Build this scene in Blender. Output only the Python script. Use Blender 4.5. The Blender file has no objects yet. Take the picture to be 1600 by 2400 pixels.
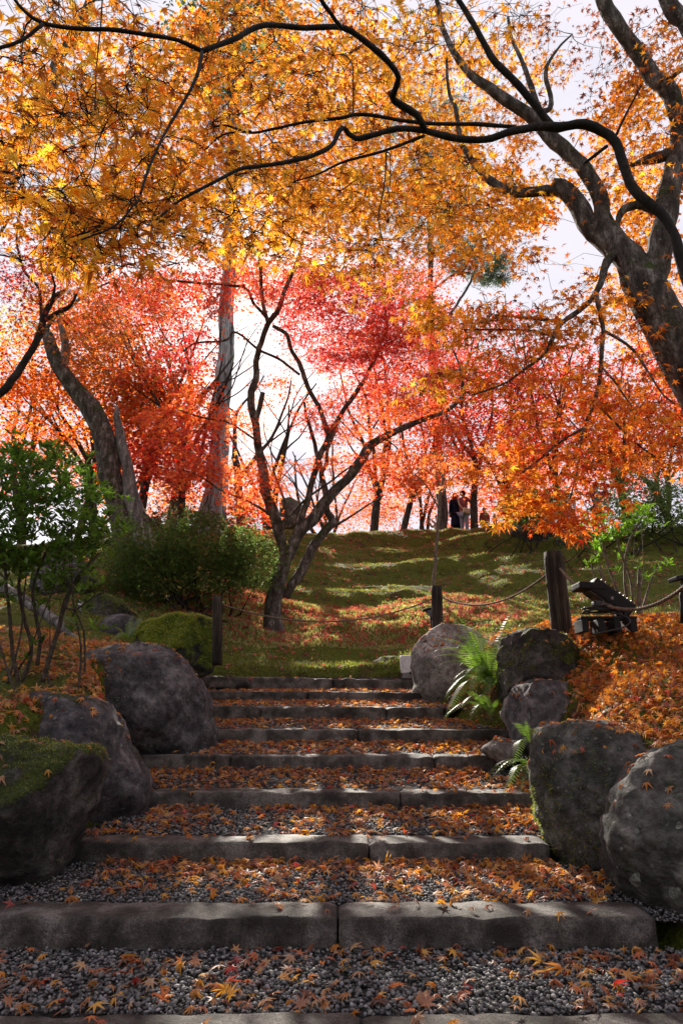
import bpy, bmesh, math, random
import numpy as np
from mathutils import Vector, Matrix, noise as mnoise
from mathutils.bvhtree import BVHTree

random.seed(7); rng = np.random.default_rng(7)
S = bpy.context.scene
COL = S.collection
# ---------------------------------------------------------------- camera
F = 1600.0; PITCH = math.radians(16.0); CP, SP = math.cos(PITCH), math.sin(PITCH)
cam = bpy.data.cameras.new('camera'); cam.sensor_fit = 'VERTICAL'; cam.sensor_height = 36; cam.lens = 24
cam.clip_end = 2000; cam.clip_start = 0.05
camo = bpy.data.objects.new('camera', cam); COL.objects.link(camo)
camo.location = (0, 0, 0); camo.rotation_euler = (math.radians(90) + PITCH, 0, 0)
S.camera = camo
# ---------------------------------------------------------------- light
SUN_EL = math.radians(29.7); SUN_AZ = math.radians(-9.5)      # azimuth measured from +Y towards +X
w = bpy.data.worlds.new('World'); S.world = w; w.use_nodes = True
nt = w.node_tree; nt.nodes.clear()
def nn(t, ty, **k):
    n = t.nodes.new(ty)
    for a, b in k.items(): setattr(n, a, b)
    return n
out = nn(nt, 'ShaderNodeOutputWorld'); bg = nn(nt, 'ShaderNodeBackground')
sky = nn(nt, 'ShaderNodeTexSky', sky_type='NISHITA', sun_disc=False)
sky.sun_elevation = SUN_EL; sky.sun_rotation = SUN_AZ; sky.dust_density = 1.2; sky.air_density = 1.0
tc = nn(nt, 'ShaderNodeTexCoord'); mp = nn(nt, 'ShaderNodeMapping'); mp.inputs['Scale'].default_value = (1, 1, 2.4)
nz = nn(nt, 'ShaderNodeTexNoise'); nz.inputs['Scale'].default_value = 2.6; nz.inputs['Detail'].default_value = 7; nz.inputs['Roughness'].default_value = .55
rp = nn(nt, 'ShaderNodeValToRGB'); rp.color_ramp.elements[0].position = .26; rp.color_ramp.elements[1].position = .54; rp.color_ramp.elements[0].color = (.35, .35, .35, 1)
mx = nn(nt, 'ShaderNodeMix', data_type='RGBA')
nt.links.new(tc.outputs['Generated'], mp.inputs['Vector']); nt.links.new(mp.outputs[0], nz.inputs['Vector'])
nt.links.new(nz.outputs['Fac'], rp.inputs[0]); nt.links.new(rp.outputs[0], mx.inputs['Factor'])
nt.links.new(sky.outputs[0], mx.inputs[6])
mx.inputs[7].default_value = (6.0, 5.75, 6.35, 1)      # thin white cloud
nt.links.new(mx.outputs[2], bg.inputs['Color']); bg.inputs['Strength'].default_value = 0.054
nt.links.new(bg.outputs[0], out.inputs['Surface'])
sl = bpy.data.lights.new('sun', 'SUN'); sl.energy = 5.0; sl.angle = math.radians(0.5); sl.color = (1, .93, .82)
so = bpy.data.objects.new('sun', sl); COL.objects.link(so)
sd = Vector((math.sin(SUN_AZ) * math.cos(SUN_EL), math.cos(SUN_AZ) * math.cos(SUN_EL), math.sin(SUN_EL)))
so.rotation_euler = sd.to_track_quat('Z', 'Y').to_euler(); so.location = sd * 60
S.view_settings.view_transform = 'Standard'; S.view_settings.look = 'None'
S.view_settings.exposure = 1.55; S.view_settings.gamma = 1.0
S.render.engine = 'CYCLES'
S.cycles.max_bounces = 7; S.cycles.diffuse_bounces = 4; S.cycles.glossy_bounces = 2; S.cycles.transmission_bounces = 4
S.cycles.sample_clamp_indirect = 6.0
S.cycles.caustics_reflective = False; S.cycles.caustics_refractive = False

# ---------------------------------------------------------------- helpers
def at(px, py, Y):
    u = (px - 800) / F; v = (1200 - py) / F
    dy = CP - v * SP; dz = SP + v * CP; t = Y / dy
    return np.array([u * t, Y, dz * t])
def dist(Y, z): return Y * CP + z * SP
def tz(py): return math.tan(PITCH + math.atan((1200 - py) / F))
def proj(P):
    P = np.asarray(P); d = P[..., 1] * CP + P[..., 2] * SP; up = -P[..., 1] * SP + P[..., 2] * CP
    return 800 + F * P[..., 0] / d, 1200 - F * up / d, d
def lab(o, label=None, cat=None, group=None, kind=None):
    if label: o['label'] = label
    if cat: o['category'] = cat
    if group: o['group'] = group
    if kind: o['kind'] = kind
    return o
def empty(name, loc=(0, 0, 0), **k):
    o = bpy.data.objects.new(name, None); COL.objects.link(o); o.location = Vector(loc); o.empty_display_size = .1
    return lab(o, **k)
def link(name, me, mat=None, parent=None, **k):
    if mat is not None and not me.materials: me.materials.append(mat)
    o = bpy.data.objects.new(name, me); COL.objects.link(o)
    if parent is not None:
        o.parent = parent
        r = parent; off = Vector(parent.location)
        while r.parent: r = r.parent; off += Vector(r.location)
        o.location = -off                         # meshes are written in world coordinates
    return lab(o, **k)
def fastmesh(name, V, Fc, col=None, smooth=False):
    """V (n,3), Fc (m,k) all faces with k corners"""
    V = np.ascontiguousarray(V, dtype=np.float32); Fc = np.ascontiguousarray(Fc, dtype=np.int32)
    me = bpy.data.meshes.new(name); n, k = Fc.shape
    me.vertices.add(len(V)); me.vertices.foreach_set('co', V.ravel())
    me.loops.add(n * k); me.loops.foreach_set('vertex_index', Fc.ravel())
    me.polygons.add(n); me.polygons.foreach_set('loop_start', np.arange(0, n * k, k, dtype=np.int32))
    me.polygons.foreach_set('use_smooth', np.full(n, smooth, dtype=bool))
    me.update(calc_edges=True)
    if col is not None:
        a = me.attributes.new('lc', 'FLOAT_COLOR', 'FACE')
        c = np.ones((n, 4), dtype=np.float32); c[:, :3] = col; a.data.foreach_set('color', c.ravel())
    return me
def norm(a): return a / (np.linalg.norm(a, axis=-1, keepdims=True) + 1e-9)
def vnoise(x, y, seed=0):
    xi = np.floor(x).astype(np.int64); yi = np.floor(y).astype(np.int64); xf = x - xi; yf = y - yi
    def h(a, b):
        n = (a * 374761393 + b * 668265263 + seed * 974634777) & 0xffffffff
        n = ((n ^ (n >> 13)) * 1274126177) & 0xffffffff
        return ((n ^ (n >> 16)) & 0xffff) / 65535.0
    u = xf * xf * (3 - 2 * xf); v = yf * yf * (3 - 2 * yf)
    return (h(xi, yi) * (1 - u) + h(xi + 1, yi) * u) * (1 - v) + (h(xi, yi + 1) * (1 - u) + h(xi + 1, yi + 1) * u) * v
def fbm(x, y, seed=0, o=4):
    s = 0; a = .5; x = np.asarray(x, float); y = np.asarray(y, float)
    for i in range(o): s = s + a * vnoise(x * 2 ** i, y * 2 ** i, seed + i); a *= .5
    return s / (1 - .5 ** o)

# ---------------------------------------------------------------- materials
def mat_new(name):
    m = bpy.data.materials.new(name); m.use_nodes = True; t = m.node_tree; t.nodes.clear()
    return m, t, nn(t, 'ShaderNodeOutputMaterial')
def noise_n(t, scale, detail=5, rough=.6, vec=None, w=None):
    n = nn(t, 'ShaderNodeTexNoise'); n.inputs['Scale'].default_value = scale; n.inputs['Detail'].default_value = detail
    n.inputs['Roughness'].default_value = rough
    if vec is not None: t.links.new(vec, n.inputs['Vector'])
    return n
def ramp(t, src, stops):
    r = nn(t, 'ShaderNodeValToRGB'); e = r.color_ramp.elements
    while len(e) < len(stops): e.new(.5)
    for i, (p, c) in enumerate(stops): e[i].position = p; e[i].color = (*c, 1) if len(c) == 3 else c
    t.links.new(src, r.inputs[0]); return r
def mixc(t, f, a, b):
    m = nn(t, 'ShaderNodeMix', data_type='RGBA')
    for s, i in ((f, 0), (a, 6), (b, 7)):
        if isinstance(s, (float, int)): m.inputs[i].default_value = s
        elif isinstance(s, tuple): m.inputs[i].default_value = (*s, 1)
        else: t.links.new(s, m.inputs[i])
    return m.outputs[2]
def math_n(t, op, a, b=None, clamp=False):
    m = nn(t, 'ShaderNodeMath', operation=op, use_clamp=clamp)
    for s, i in ((a, 0), (b, 1)):
        if s is None: continue
        if isinstance(s, (float, int)): m.inputs[i].default_value = s
        else: t.links.new(s, m.inputs[i])
    return m.outputs[0]
def bump(t, h, strength, dist_):
    b = nn(t, 'ShaderNodeBump'); b.inputs['Strength'].default_value = strength; b.inputs['Distance'].default_value = dist_
    t.links.new(h, b.inputs['Height']); return b.outputs[0]
def leaf_mat(name, trans=.5, gloss=.06, rough=.45, fixed=None, tgain=1.25):
    m, t, o = mat_new(name)
    if fixed is None:
        a = nn(t, 'ShaderNodeAttribute', attribute_name='lc'); c = a.outputs['Color']
        geo = nn(t, 'ShaderNodeNewGeometry')
        nz_ = noise_n(t, 9, 3, .6, geo.outputs['Position'])
        c = mixc(t, .25, c, mixc(t, nz_.outputs['Fac'], (0, 0, 0), c))
    else:
        rgb = nn(t, 'ShaderNodeRGB'); rgb.outputs[0].default_value = (*fixed, 1); c = rgb.outputs[0]
    d = nn(t, 'ShaderNodeBsdfDiffuse'); tr = nn(t, 'ShaderNodeBsdfTranslucent'); g = nn(t, 'ShaderNodeBsdfGlossy')
    g.inputs['Roughness'].default_value = rough; g.inputs['Color'].default_value = (.9, .9, .9, 1)
    t.links.new(c, d.inputs[0])
    vm = nn(t, 'ShaderNodeVectorMath', operation='SCALE'); vm.inputs['Scale'].default_value = tgain
    t.links.new(c, vm.inputs[0]); t.links.new(vm.outputs[0], tr.inputs[0])
    s1 = nn(t, 'ShaderNodeMixShader'); s1.inputs[0].default_value = trans
    t.links.new(d.outputs[0], s1.inputs[1]); t.links.new(tr.outputs[0], s1.inputs[2])
    s2 = nn(t, 'ShaderNodeMixShader'); s2.inputs[0].default_value = gloss
    t.links.new(s1.outputs[0], s2.inputs[1]); t.links.new(g.outputs[0], s2.inputs[2]); t.links.new(s2.outputs[0], o.inputs[0])
    return m
def pbr(name, stops, scale=6, detail=6, rough=.8, bstr=.4, bdist=.02, bscale=None, moss=0, mosscol=(.055, .075, .012), stretch=None, lichen=0, spec=.3, mossbias=.3):
    m, t, o = mat_new(name)
    geo = nn(t, 'ShaderNodeNewGeometry'); vec = geo.outputs['Position']
    if stretch:
        mpn = nn(t, 'ShaderNodeMapping'); mpn.inputs['Scale'].default_value = stretch; t.links.new(vec, mpn.inputs['Vector']); vec = mpn.outputs[0]
    n1 = noise_n(t, scale, detail, .65, vec); c = ramp(t, n1.outputs['Fac'], [(.5 + (p_ - .5) * .55, c_) for p_, c_ in stops]).outputs[0]
    n2 = noise_n(t, (bscale or scale * 5), 6, .7, vec)
    h = math_n(t, 'ADD', n2.outputs['Fac'], math_n(t, 'MULTIPLY', n1.outputs['Fac'], 1.5))
    c = mixc(t, .75, c, mixc(t, ramp(t, n2.outputs['Fac'], [(.36, (0, 0, 0)), (.6, (1, 1, 1))]).outputs[0], tuple(x * .35 for x in stops[0][1]), c))
    if lichen:
        wn = noise_n(t, 14, 4, .7, geo.outputs['Position']); av = nn(t, 'ShaderNodeVectorMath', operation='MULTIPLY_ADD')
        t.links.new(wn.outputs['Color'], av.inputs[0]); av.inputs[1].default_value = (.05, .05, .05); t.links.new(geo.outputs['Position'], av.inputs[2])
        for sc_, th_, co_ in ((9, .10, (.30, .31, .27)), (21, .13, (.26, .27, .22)), (5, .07, (.24, .24, .20))):
            vo = nn(t, 'ShaderNodeTexVoronoi'); vo.inputs['Scale'].default_value = sc_; t.links.new(av.outputs[0], vo.inputs['Vector'])
            rnd = ramp(t, vo.outputs['Color'], [(.55, (0, 0, 0)), (.60, (1, 1, 1))]).outputs[0]
            rad = ramp(t, vo.outputs['Distance'], [(th_ * .8, (1, 1, 1)), (th_ * 1.6, (0, 0, 0))]).outputs[0]
            f = math_n(t, 'MULTIPLY', math_n(t, 'MULTIPLY', rnd, rad), .75); c = mixc(t, f, c, co_)
    rgh = rough
    if moss:
        n3 = noise_n(t, 3.3, 6, .68, geo.outputs['Position'])
        sx = nn(t, 'ShaderNodeSeparateXYZ'); t.links.new(geo.outputs['Normal'], sx.inputs[0])
        a = math_n(t, 'ADD', math_n(t, 'MULTIPLY', sx.outputs[2], mossbias), n3.outputs['Fac'])
        f = ramp(t, a, [(max(.02, .95 - moss * .55), (0, 0, 0)), (min(.98, 1.02 - moss * .5), (1, 1, 1))]).outputs[0]
        n5 = noise_n(t, 45, 4, .7, geo.outputs['Position'])
        mc = mixc(t, ramp(t, n5.outputs['Fac'], [(.35, (0, 0, 0)), (.65, (1, 1, 1))]).outputs[0], tuple(x * .45 for x in mosscol), tuple(x * 1.7 for x in mosscol))
        c = mixc(t, f, c, mc)
        h = math_n(t, 'ADD', h, math_n(t, 'MULTIPLY', f, math_n(t, 'ADD', n5.outputs['Fac'], .4)))
    b = nn(t, 'ShaderNodeBsdfPrincipled'); t.links.new(c, b.inputs['Base Color']); b.inputs['Roughness'].default_value = rgh
    b.inputs['Specular IOR Level'].default_value = spec
    t.links.new(bump(t, h, bstr, bdist), b.inputs['Normal']); t.links.new(b.outputs[0], o.inputs[0])
    return m
def plain(name, col, rough=.6, metal=0, spec=.4):
    return pbr(name, [(.3, tuple(x * .85 for x in col)), (.7, tuple(min(1, x * 1.1) for x in col))], scale=14, rough=rough, bstr=.12, bdist=.004, spec=spec)

M_leaf = leaf_mat('maple_leaf', .70, .04, .5, tgain=1.55)
M_green = leaf_mat('green_leaf', .55, .06, .4, tgain=1.5)
M_litter = leaf_mat('fallen_leaf', .40, .06, .5, tgain=1.35)
M_bark = pbr('maple_bark', [(.3, (.028, .022, .019)), (.55, (.062, .050, .043)), (.75, (.12, .10, .085))], 9, 7, .9, .7, .02, 60, moss=.62, mossbias=.12, stretch=(1, 1, .35))
M_barkd = pbr('dark_bark', [(.3, (.016, .013, .012)), (.6, (.038, .031, .028)), (.8, (.07, .058, .05))], 10, 6, .9, .6, .012, 70, moss=.35, mossbias=.12, stretch=(1, 1, .5))
M_twig = pbr('twig_bark', [(.3, (.022, .016, .014)), (.7, (.05, .037, .032))], 10, 3, .9, .2, .005)
M_barkm = pbr('mossy_bark', [(.3, (.05, .04, .033)), (.55, (.15, .122, .105)), (.75, (.36, .33, .30))], 11, 8, .9, 1.0, .035, 55, lichen=1, moss=.70, mossbias=.15, stretch=(1, 1, .4))
M_dead = pbr('dead_wood', [(.3, (.08, .075, .072)), (.55, (.24, .22, .21)), (.75, (.42, .40, .38))], 9, 7, .85, .9, .03, 45, stretch=(1, 1, .2))
M_conif = pbr('conifer_bark', [(.32, (.06, .06, .06)), (.5, (.40, .44, .45)), (.7, (.60, .66, .67))], 7, 7, .9, 1.0, .05, 26, stretch=(1.6, 1.6, .09))
M_pine = pbr('pine_bark', [(.3, (.06, .05, .05)), (.6, (.16, .14, .135)), (.8, (.25, .22, .21))], 9, 6, .9, .8, .03, 40, stretch=(1, 1, .3))
M_gran = pbr('granite', [(.3, (.045, .04, .035)), (.5, (.115, .103, .09)), (.72, (.26, .24, .22))], 5, 10, .8, .9, .014, 110, moss=.62, mossbias=-.10, spec=.3, mosscol=(.028, .034, .012))
M_peb = leaf_mat('pebble', 0.0, .03, .5)
M_rockA = pbr('grey_boulder', [(.3, (.06, .056, .06)), (.55, (.14, .13, .135)), (.75, (.26, .245, .25))], 4.2, 10, .8, 1.0, .06, 13, lichen=1, moss=.44, mossbias=.2)
M_rockB = pbr('mossy_boulder', [(.3, (.035, .032, .03)), (.55, (.095, .088, .08)), (.75, (.19, .175, .16))], 4.6, 10, .85, 1.0, .06, 15, moss=.70, mossbias=.25)
M_rockC = pbr('pale_boulder', [(.3, (.17, .155, .14)), (.55, (.33, .31, .28)), (.75, (.50, .47, .43))], 3.0, 8, .85, .8, .04, 22, moss=.55, mossbias=.0)
M_rockD = pbr('lichen_boulder', [(.3, (.06, .058, .05)), (.55, (.15, .147, .132)), (.75, (.29, .28, .255))], 4.6, 10, .85, 1.0, .05, 17, moss=.62, mossbias=.05, lichen=1.6)
M_rockM = pbr('moss_covered_rock', [(.3, (.03, .03, .028)), (.6, (.08, .075, .07))], 3.2, 8, .9, .9, .06, 26, moss=1.15, mossbias=.5, mosscol=(.10, .14, .012))
M_ground = pbr('mossy_ground', [(.3, (.05, .032, .018)), (.5, (.10, .068, .036)), (.7, (.14, .10, .05))], 2.2, 8, .95, .9, .05, 30, moss=.92, mossbias=.1, mosscol=(.095, .115, .018), spec=.1)
M_path = pbr('gravel_bed', [(.35, (.02, .02, .02)), (.6, (.07, .068, .066))], 40, 6, .9, 1, .02, 90, spec=.2)
M_post = pbr('weathered_post', [(.3, (.022, .017, .013)), (.55, (.06, .046, .035)), (.75, (.10, .08, .06))], 10, 6, .9, .8, .01, 40, stretch=(2, 2, .12), moss=.35)
M_rope = pbr('rope', [(.3, (.14, .10, .07)), (.7, (.34, .26, .2))], 60, 4, .9, .5, .004)
M_black = plain('black_metal', (.018, .018, .02), .65, spec=.25)
M_white = plain('white_enamel', (.75, .74, .78), .4)
M_greyp = plain('grey_plastic', (.2, .2, .22), .5)
M_glass = plain('lamp_glass', (.05, .055, .06), .12, spec=.8)
M_cable = plain('cable_rubber', (.015, .015, .015), .5)
M_stemb = pbr('shrub_stem', [(.3, (.045, .034, .026)), (.7, (.12, .09, .07))], 20, 4, .85, .4, .006)
M_pale_stem = pbr('pale_stem', [(.3, (.10, .08, .06)), (.7, (.28, .23, .17))], 30, 4, .8, .3, .005)

# ---------------------------------------------------------------- leaf shapes  (axis = +Y, normal = +Z, unit length)
def star_proto(angs, lens, valley=.36, cup=.0, droop=.25, base=-.0):
    V = [(0, 0, cup)]; n = len(angs)
    for i, (a, l) in enumerate(zip(angs, lens)):
        r = math.radians(a); V.append((math.sin(r) * l, math.cos(r) * l, -droop * l * l))
        if i < n - 1:
            r2 = math.radians((a + angs[i + 1]) / 2); v = valley * (l + lens[i + 1]) / 2; V.append((math.sin(r2) * v, math.cos(r2) * v, cup * .5))
    V.append((0, -.12, 0))
    V = np.array(V); V[:, 1] += .0
    m = len(V) - 1
    T = [(0, i, i % m + 1) for i in range(1, m + 1)]
    return V * np.array([.55, .55, .55]), np.array(T)
P7 = [star_proto([-128, -84, -42, 0, 42, 84, 128], [.55, .85, 1, 1.05, 1, .85, .55], .34, .05, d) for d in (.15, .4, .75)]
P7[2][0][:, 2] += P7[2][0][:, 0] * .3
P7.append(star_proto([-120, -78, -36, 4, 40, 80, 122], [.45, .78, 1.08, 1.1, .88, .8, .6], .28, .02, 1.0)); P7[3][0][:, 2] += np.abs(P7[3][0][:, 0]) * .35
P7S = [(np.vstack([v, [(-.012, -.05, 0), (.012, -.05, 0), (.0, -.55, .16)]]), np.vstack([t, [(len(v), len(v) + 1, len(v) + 2)]])) for v, t in P7]
P5 = [star_proto([-112, -54, 0, 54, 112], [.8, 1, 1.05, 1, .8], .34, .04, d) for d in (.2, .6, 1.0)]
P5[2][0][:, 2] += P5[2][0][:, 0] * .35
P5S = [(np.vstack([v, [(-.015, -.05, 0), (.015, -.05, 0), (.0, -.5, .14)]]), np.vstack([t, [(len(v), len(v) + 1, len(v) + 2)]])) for v, t in P5]
PH = [(np.array([(0, .6, 0), (-.46, -.28, -.04), (.46, -.28, .03), (0, -.42, .02), (.5, .3, -.05), (-.5, .3, .04)]) * .9, np.array([(0, 1, 2), (3, 4, 5)]))]
PE = [(np.array([(0, 0, 0), (.15, .3, .04), (.14, .68, .03), (0, 1, -.06), (-.14, .68, .03), (-.15, .3, .04)]), np.array([(0, 1, 2), (0, 2, 3), (0, 3, 4), (0, 4, 5)]))]
PR = [(np.array([(0, 0, 0), (.22, .5, .05), (0, 1, 0), (-.22, .5, .05)]), np.array([(0, 1, 2), (0, 2, 3)]))]
PB = [(np.array([(-.06, 0, 0), (.06, 0, 0), (0, 1, .1)]), np.array([(0, 1, 2)]))]
def scatter_mesh(name, protos, pos, A, N, sc, col, smooth=False):
    N = norm(N); A = norm(A - N * (A * N).sum(1, keepdims=True)); B = np.cross(A, N)
    Vs, Fs, Cs = [], [], []; off = 0
    which = rng.integers(0, len(protos), len(pos))
    for k, (pv, pt) in enumerate(protos):
        s = np.where(which == k)[0]
        if not len(s): continue
        R = np.stack([B[s], A[s], N[s]], 1)                     # rows
        v = np.einsum('vk,nkc->nvc', pv, R) * sc[s][:, None, None] + pos[s][:, None, :]
        n = len(s); kv = len(pv)
        f = pt[None] + (np.arange(n) * kv)[:, None, None] + off
        Vs.append(v.reshape(-1, 3)); Fs.append(f.reshape(-1, 3)); Cs.append(np.repeat(col[s], len(pt), 0)); off += n * kv
    return fastmesh(name, np.concatenate(Vs), np.concatenate(Fs), np.concatenate(Cs), smooth)
def leaf_objects(name, protos, pos, A, N, sc, col, mat, parent=None, **k):
    """each leaf an object of its own, sharing mesh data; world-space placement"""
    N = norm(N); A = norm(A - N * (A * N).sum(1, keepdims=True)); B = np.cross(A, N)
    key = {}; out_ = []
    off = Vector((0, 0, 0)) if parent is None else Vector(parent.location)
    for i in range(len(pos)):
        p = random.randrange(len(protos)); q = tuple(np.round(np.sqrt(col[i]) * 9).astype(int))
        kk = (p, q)
        if kk not in key:
            if len(key) < 40 or not key:
                pv, pt = protos[p]; me = fastmesh(name, pv, pt, np.tile(col[i], (len(pt), 1))); me.materials.append(mat); key[kk] = me
            else: kk = random.choice(list(key))
        o = bpy.data.objects.new(name, key[kk]); COL.objects.link(o)
        s = sc[i]
        m = Matrix(((B[i][0] * s, A[i][0] * s, N[i][0] * s, pos[i][0] - off[0]), (B[i][1] * s, A[i][1] * s, N[i][1] * s, pos[i][1] - off[1]),
                    (B[i][2] * s, A[i][2] * s, N[i][2] * s, pos[i][2] - off[2]), (0, 0, 0, 1)))
        if parent is not None: o.parent = parent
        o.matrix_basis = m; lab(o, **k); out_.append(o)
    return out_
PAL = {
 'gold': [((.82, .38, .025), 5), ((.86, .48, .04), 4), ((.76, .27, .02), 4), ((.45, .12, .015), 1.5), ((.20, .045, .012), 1.5), ((.52, .46, .07), .4)],  # dark brown entries: shade on overlapped leaves put into the colour
 'amber': [((.74, .29, .02), 5), ((.80, .38, .03), 3), ((.64, .17, .015), 3), ((.30, .07, .014), 1.4), ((.14, .035, .012), .6)],
 'orange': [((.75, .22, .02), 5), ((.78, .32, .03), 4), ((.70, .12, .02), 3), ((.55, .05, .03), 1)],
 'rust': [((.50, .17, .03), 5), ((.58, .23, .04), 3), ((.42, .10, .02), 3), ((.6, .08, .03), 1)],
 'red': [((.62, .065, .035), 5), ((.50, .035, .03), 3), ((.72, .14, .04), 3), ((.34, .025, .025), 1.5), ((.76, .24, .05), 1.5)],
 'scarlet': [((.76, .17, .04), 5), ((.70, .09, .035), 3), ((.80, .26, .045), 3), ((.5, .05, .03), 1)],
 'crimson': [((.50, .035, .035), 5), ((.42, .03, .03), 3), ((.66, .09, .045), 4), ((.62, .03, .05), .6)],
 'coral': [((.76, .26, .10), 5), ((.74, .18, .08), 3), ((.78, .34, .10), 3)],
 'yellow': [((.62, .45, .04), 4), ((.5, .42, .05), 3), ((.6, .3, .03), 2)],
 'brownsky': [((.20, .055, .03), 5), ((.34, .10, .03), 3), ((.55, .2, .03), 2)],  # leaf colour darkened to paint silhouettes against the sky
 'litter': [((.66, .27, .04), 5), ((.74, .38, .045), 4), ((.56, .15, .04), 3), ((.36, .13, .06), 4), ((.52, .04, .025), 1.2), ((.20, .08, .05), 3.5), ((.55, .34, .2), 2.5)],
 'bank': [((.68, .25, .02), 5), ((.76, .36, .035), 4), ((.56, .14, .02), 3), ((.38, .08, .02), 2.5), ((.17, .06, .03), 3), ((.45, .04, .03), 1)],
 'redlit': [((.50, .08, .05), 5), ((.58, .16, .08), 3), ((.40, .04, .035), 3), ((.55, .26, .18), 2)],
 'azalea': [((.10, .17, .035), 5), ((.15, .23, .045), 3), ((.06, .11, .025), 3), ((.24, .07, .03), .4)],
 'rhodo': [((.13, .25, .025), 5), ((.10, .20, .02), 3), ((.035, .07, .014), 3), ((.17, .22, .03), .6)],
 'fresh': [((.16, .34, .02), 5), ((.22, .42, .03), 3), ((.12, .25, .02), 2)],
 'fern': [((.14, .25, .03), 5), ((.20, .32, .035), 3), ((.08, .16, .02), 2)],
 'pine': [((.04, .075, .035), 5), ((.055, .095, .045), 3)],
 'redgreen': [((.05, .07, .02), 5), ((.18, .06, .03), 3), ((.09, .08, .025), 3)],
 'lawnmoss': [((.32, .38, .03), 5), ((.24, .30, .025), 4), ((.42, .44, .05), 2)],  # rock moss brightened for one rock, soft light put into its colour
 'lawn': [((.42, .42, .10), 5), ((.52, .46, .16), 4), ((.28, .32, .05), 4), ((.50, .32, .12), 2)],  # paler than the hill moss: sunlight on the strip put into blade colour
 'mossrock': [((.21, .26, .025), 5), ((.14, .18, .02), 4), ((.30, .32, .035), 2), ((.12, .09, .03), 1)],
 'moss': [((.20, .23, .03), 5), ((.14, .17, .025), 4), ((.28, .29, .05), 2.5), ((.18, .12, .04), 1.5)],
}
def palette(name, n):
    p = PAL[name]; w_ = np.array([x[1] for x in p], float); w_ /= w_.sum(); c = np.array([x[0] for x in p])
    i = rng.choice(len(p), n, p=w_); j = rng.choice(len(p), n, p=w_); f = rng.random((n, 1)) * .45
    return np.clip((c[i] * (1 - f) + c[j] * f) * rng.uniform(.82, 1.15, (n, 1)), 0, 1)

# ---------------------------------------------------------------- terrain
SY = [2.72, 3.65, 4.75, 5.75, 6.60, 7.40, 8.20, 9.10, 10.0]                   # front edge of every step
SZ = [-1.10, -.955, -.82, -.638, -.42, -.213, .010, .20, .40]                 # top at the front edge
SB = [-1.25, -1.095, -.948, -.76, -.55, -.355, -.144, .066, .227]             # gravel at the foot of the riser
SD = .27
SL = [-2.2, -2.1, -1.76, -1.52, -1.87, -1.30, -1.54, -1.80, -2.15]
SR = [2.1, 1.50, 1.32, 1.50, 1.46, 1.74, 1.18, 1.03, 1.02]
py_, pz_ = [-30, 2.72], [-1.35, -1.25]
for i in range(9):
    py_ += [SY[i] + .002, SY[i] + SD]; pz_ += [SZ[i] - .02, SZ[i] - .012]
    if i < 8: py_ += [SY[i + 1] - .001]; pz_ += [SB[i + 1]]
py_.append(12); pz_.append(.9)
py_ = np.array(py_); pz_ = np.array(pz_)
def pathZ(y): return np.interp(y, py_, pz_)
sm_y = np.array([-30, 2.0, 2.72] + SY[1:] + [10.4]); sm_z = np.array([-1.5, -1.4, -1.3] + [b - .08 for b in SB[1:]] + [.3])
ctl = []
for px, py, Y in [(450, 1560, 10.5), (700, 1556, 10.9), (900, 1565, 10.9), (640, 1484, 12.5), (900, 1478, 12.2), (780, 1500, 11.8), (700, 1408, 14.8), (900, 1412, 14.8), (1050, 1410, 14.2),
                  (720, 1346, 17.2), (900, 1368, 17.0), (1100, 1390, 16.4), (1300, 1392, 15.2), (1500, 1400, 13.8), (720, 1334, 18.2), (1000, 1358, 18), (800, 1296, 20.3), (1050, 1306, 19.6), (1300, 1310, 17.4), (1500, 1300, 16),
                  (700, 1256, 23.0), (850, 1262, 23), (1000, 1246, 23.2), (1100, 1250, 22.8), (1200, 1260, 21), (1400, 1256, 18.8), (1590, 1240, 17.6), (600, 1275, 18), (500, 1236, 19.5), (300, 1290, 14.6), (100, 1310, 14.6),
                  (400, 1470, 10.4), (420, 1560, 8.7), (500, 1535, 8.4), (450, 1432, 12), (250, 1500, 8.6), (130, 1500, 7.4), (60, 1605, 5.6), (200, 1550, 6.6), (100, 1650, 5.0), (0, 1720, 4.5), (-100, 1600, 5.5),
                  (1400, 1710, 5.0), (1560, 1740, 4.5), (1500, 1600, 5.3), (1320, 1490, 7.5), (1550, 1466, 6.8), (1300, 1462, 8.4), (1500, 1455, 7.6), (1400, 1476, 6.9), (1400, 1560, 6.5), (1370, 1650, 5.9), (1150, 1470, 8.0), (1020, 1485, 9.7), (1250, 1600, 7.3), (1100, 1600, 8.6), (1700, 1550, 5.4), (1700, 1450, 7)]:
    ctl.append(at(px, py, Y))
ctl += [np.array(p, float) for p in [(2.6, 9, .92), (4.5, 9, 1.0), (2.4, 11, 1.15), (4.5, 11, 1.35), (7, 6, 1.0), (8, 10, 1.5), (9, 14, 2.6), (12, 18, 4.4), (3.4, 3, -.6), (3.2, 1, -1.0), (5, 2, -.3),
        (-3.2, 3, -.7), (-3, 1, -1.1), (-5, 4, -.1), (-6, 8, .7), (-7, 12, 1.8), (-10, 15, 2.8), (-12, 20, 4.6), (-5, 17.5, 4.0), (-5, 24, 5.8), (0, 26, 5.95), (5, 26, 5.8), (10, 24, 5.2), (0, 32, 5.6), (-12, 30, 4.8), (14, 30, 4.6),
        (0, 60, 4.2), (-50, 60, 4.2), (50, 60, 4.2), (0, 200, 3), (-200, 200, 3), (200, 200, 3), (0, -5, -1.5), (0, -40, -2.4), (-60, -20, -2), (60, -20, -2), (-40, 10, 1), (40, 10, 1.5)]]
ctl = np.array(ctl)
_d = np.linalg.norm(ctl[:, None, :2] - ctl[None, :, :2], axis=2) + np.eye(len(ctl)) * .05
_w = np.linalg.solve(_d + np.eye(len(ctl)) * -.08, ctl[:, 2] - 1.0)
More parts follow.
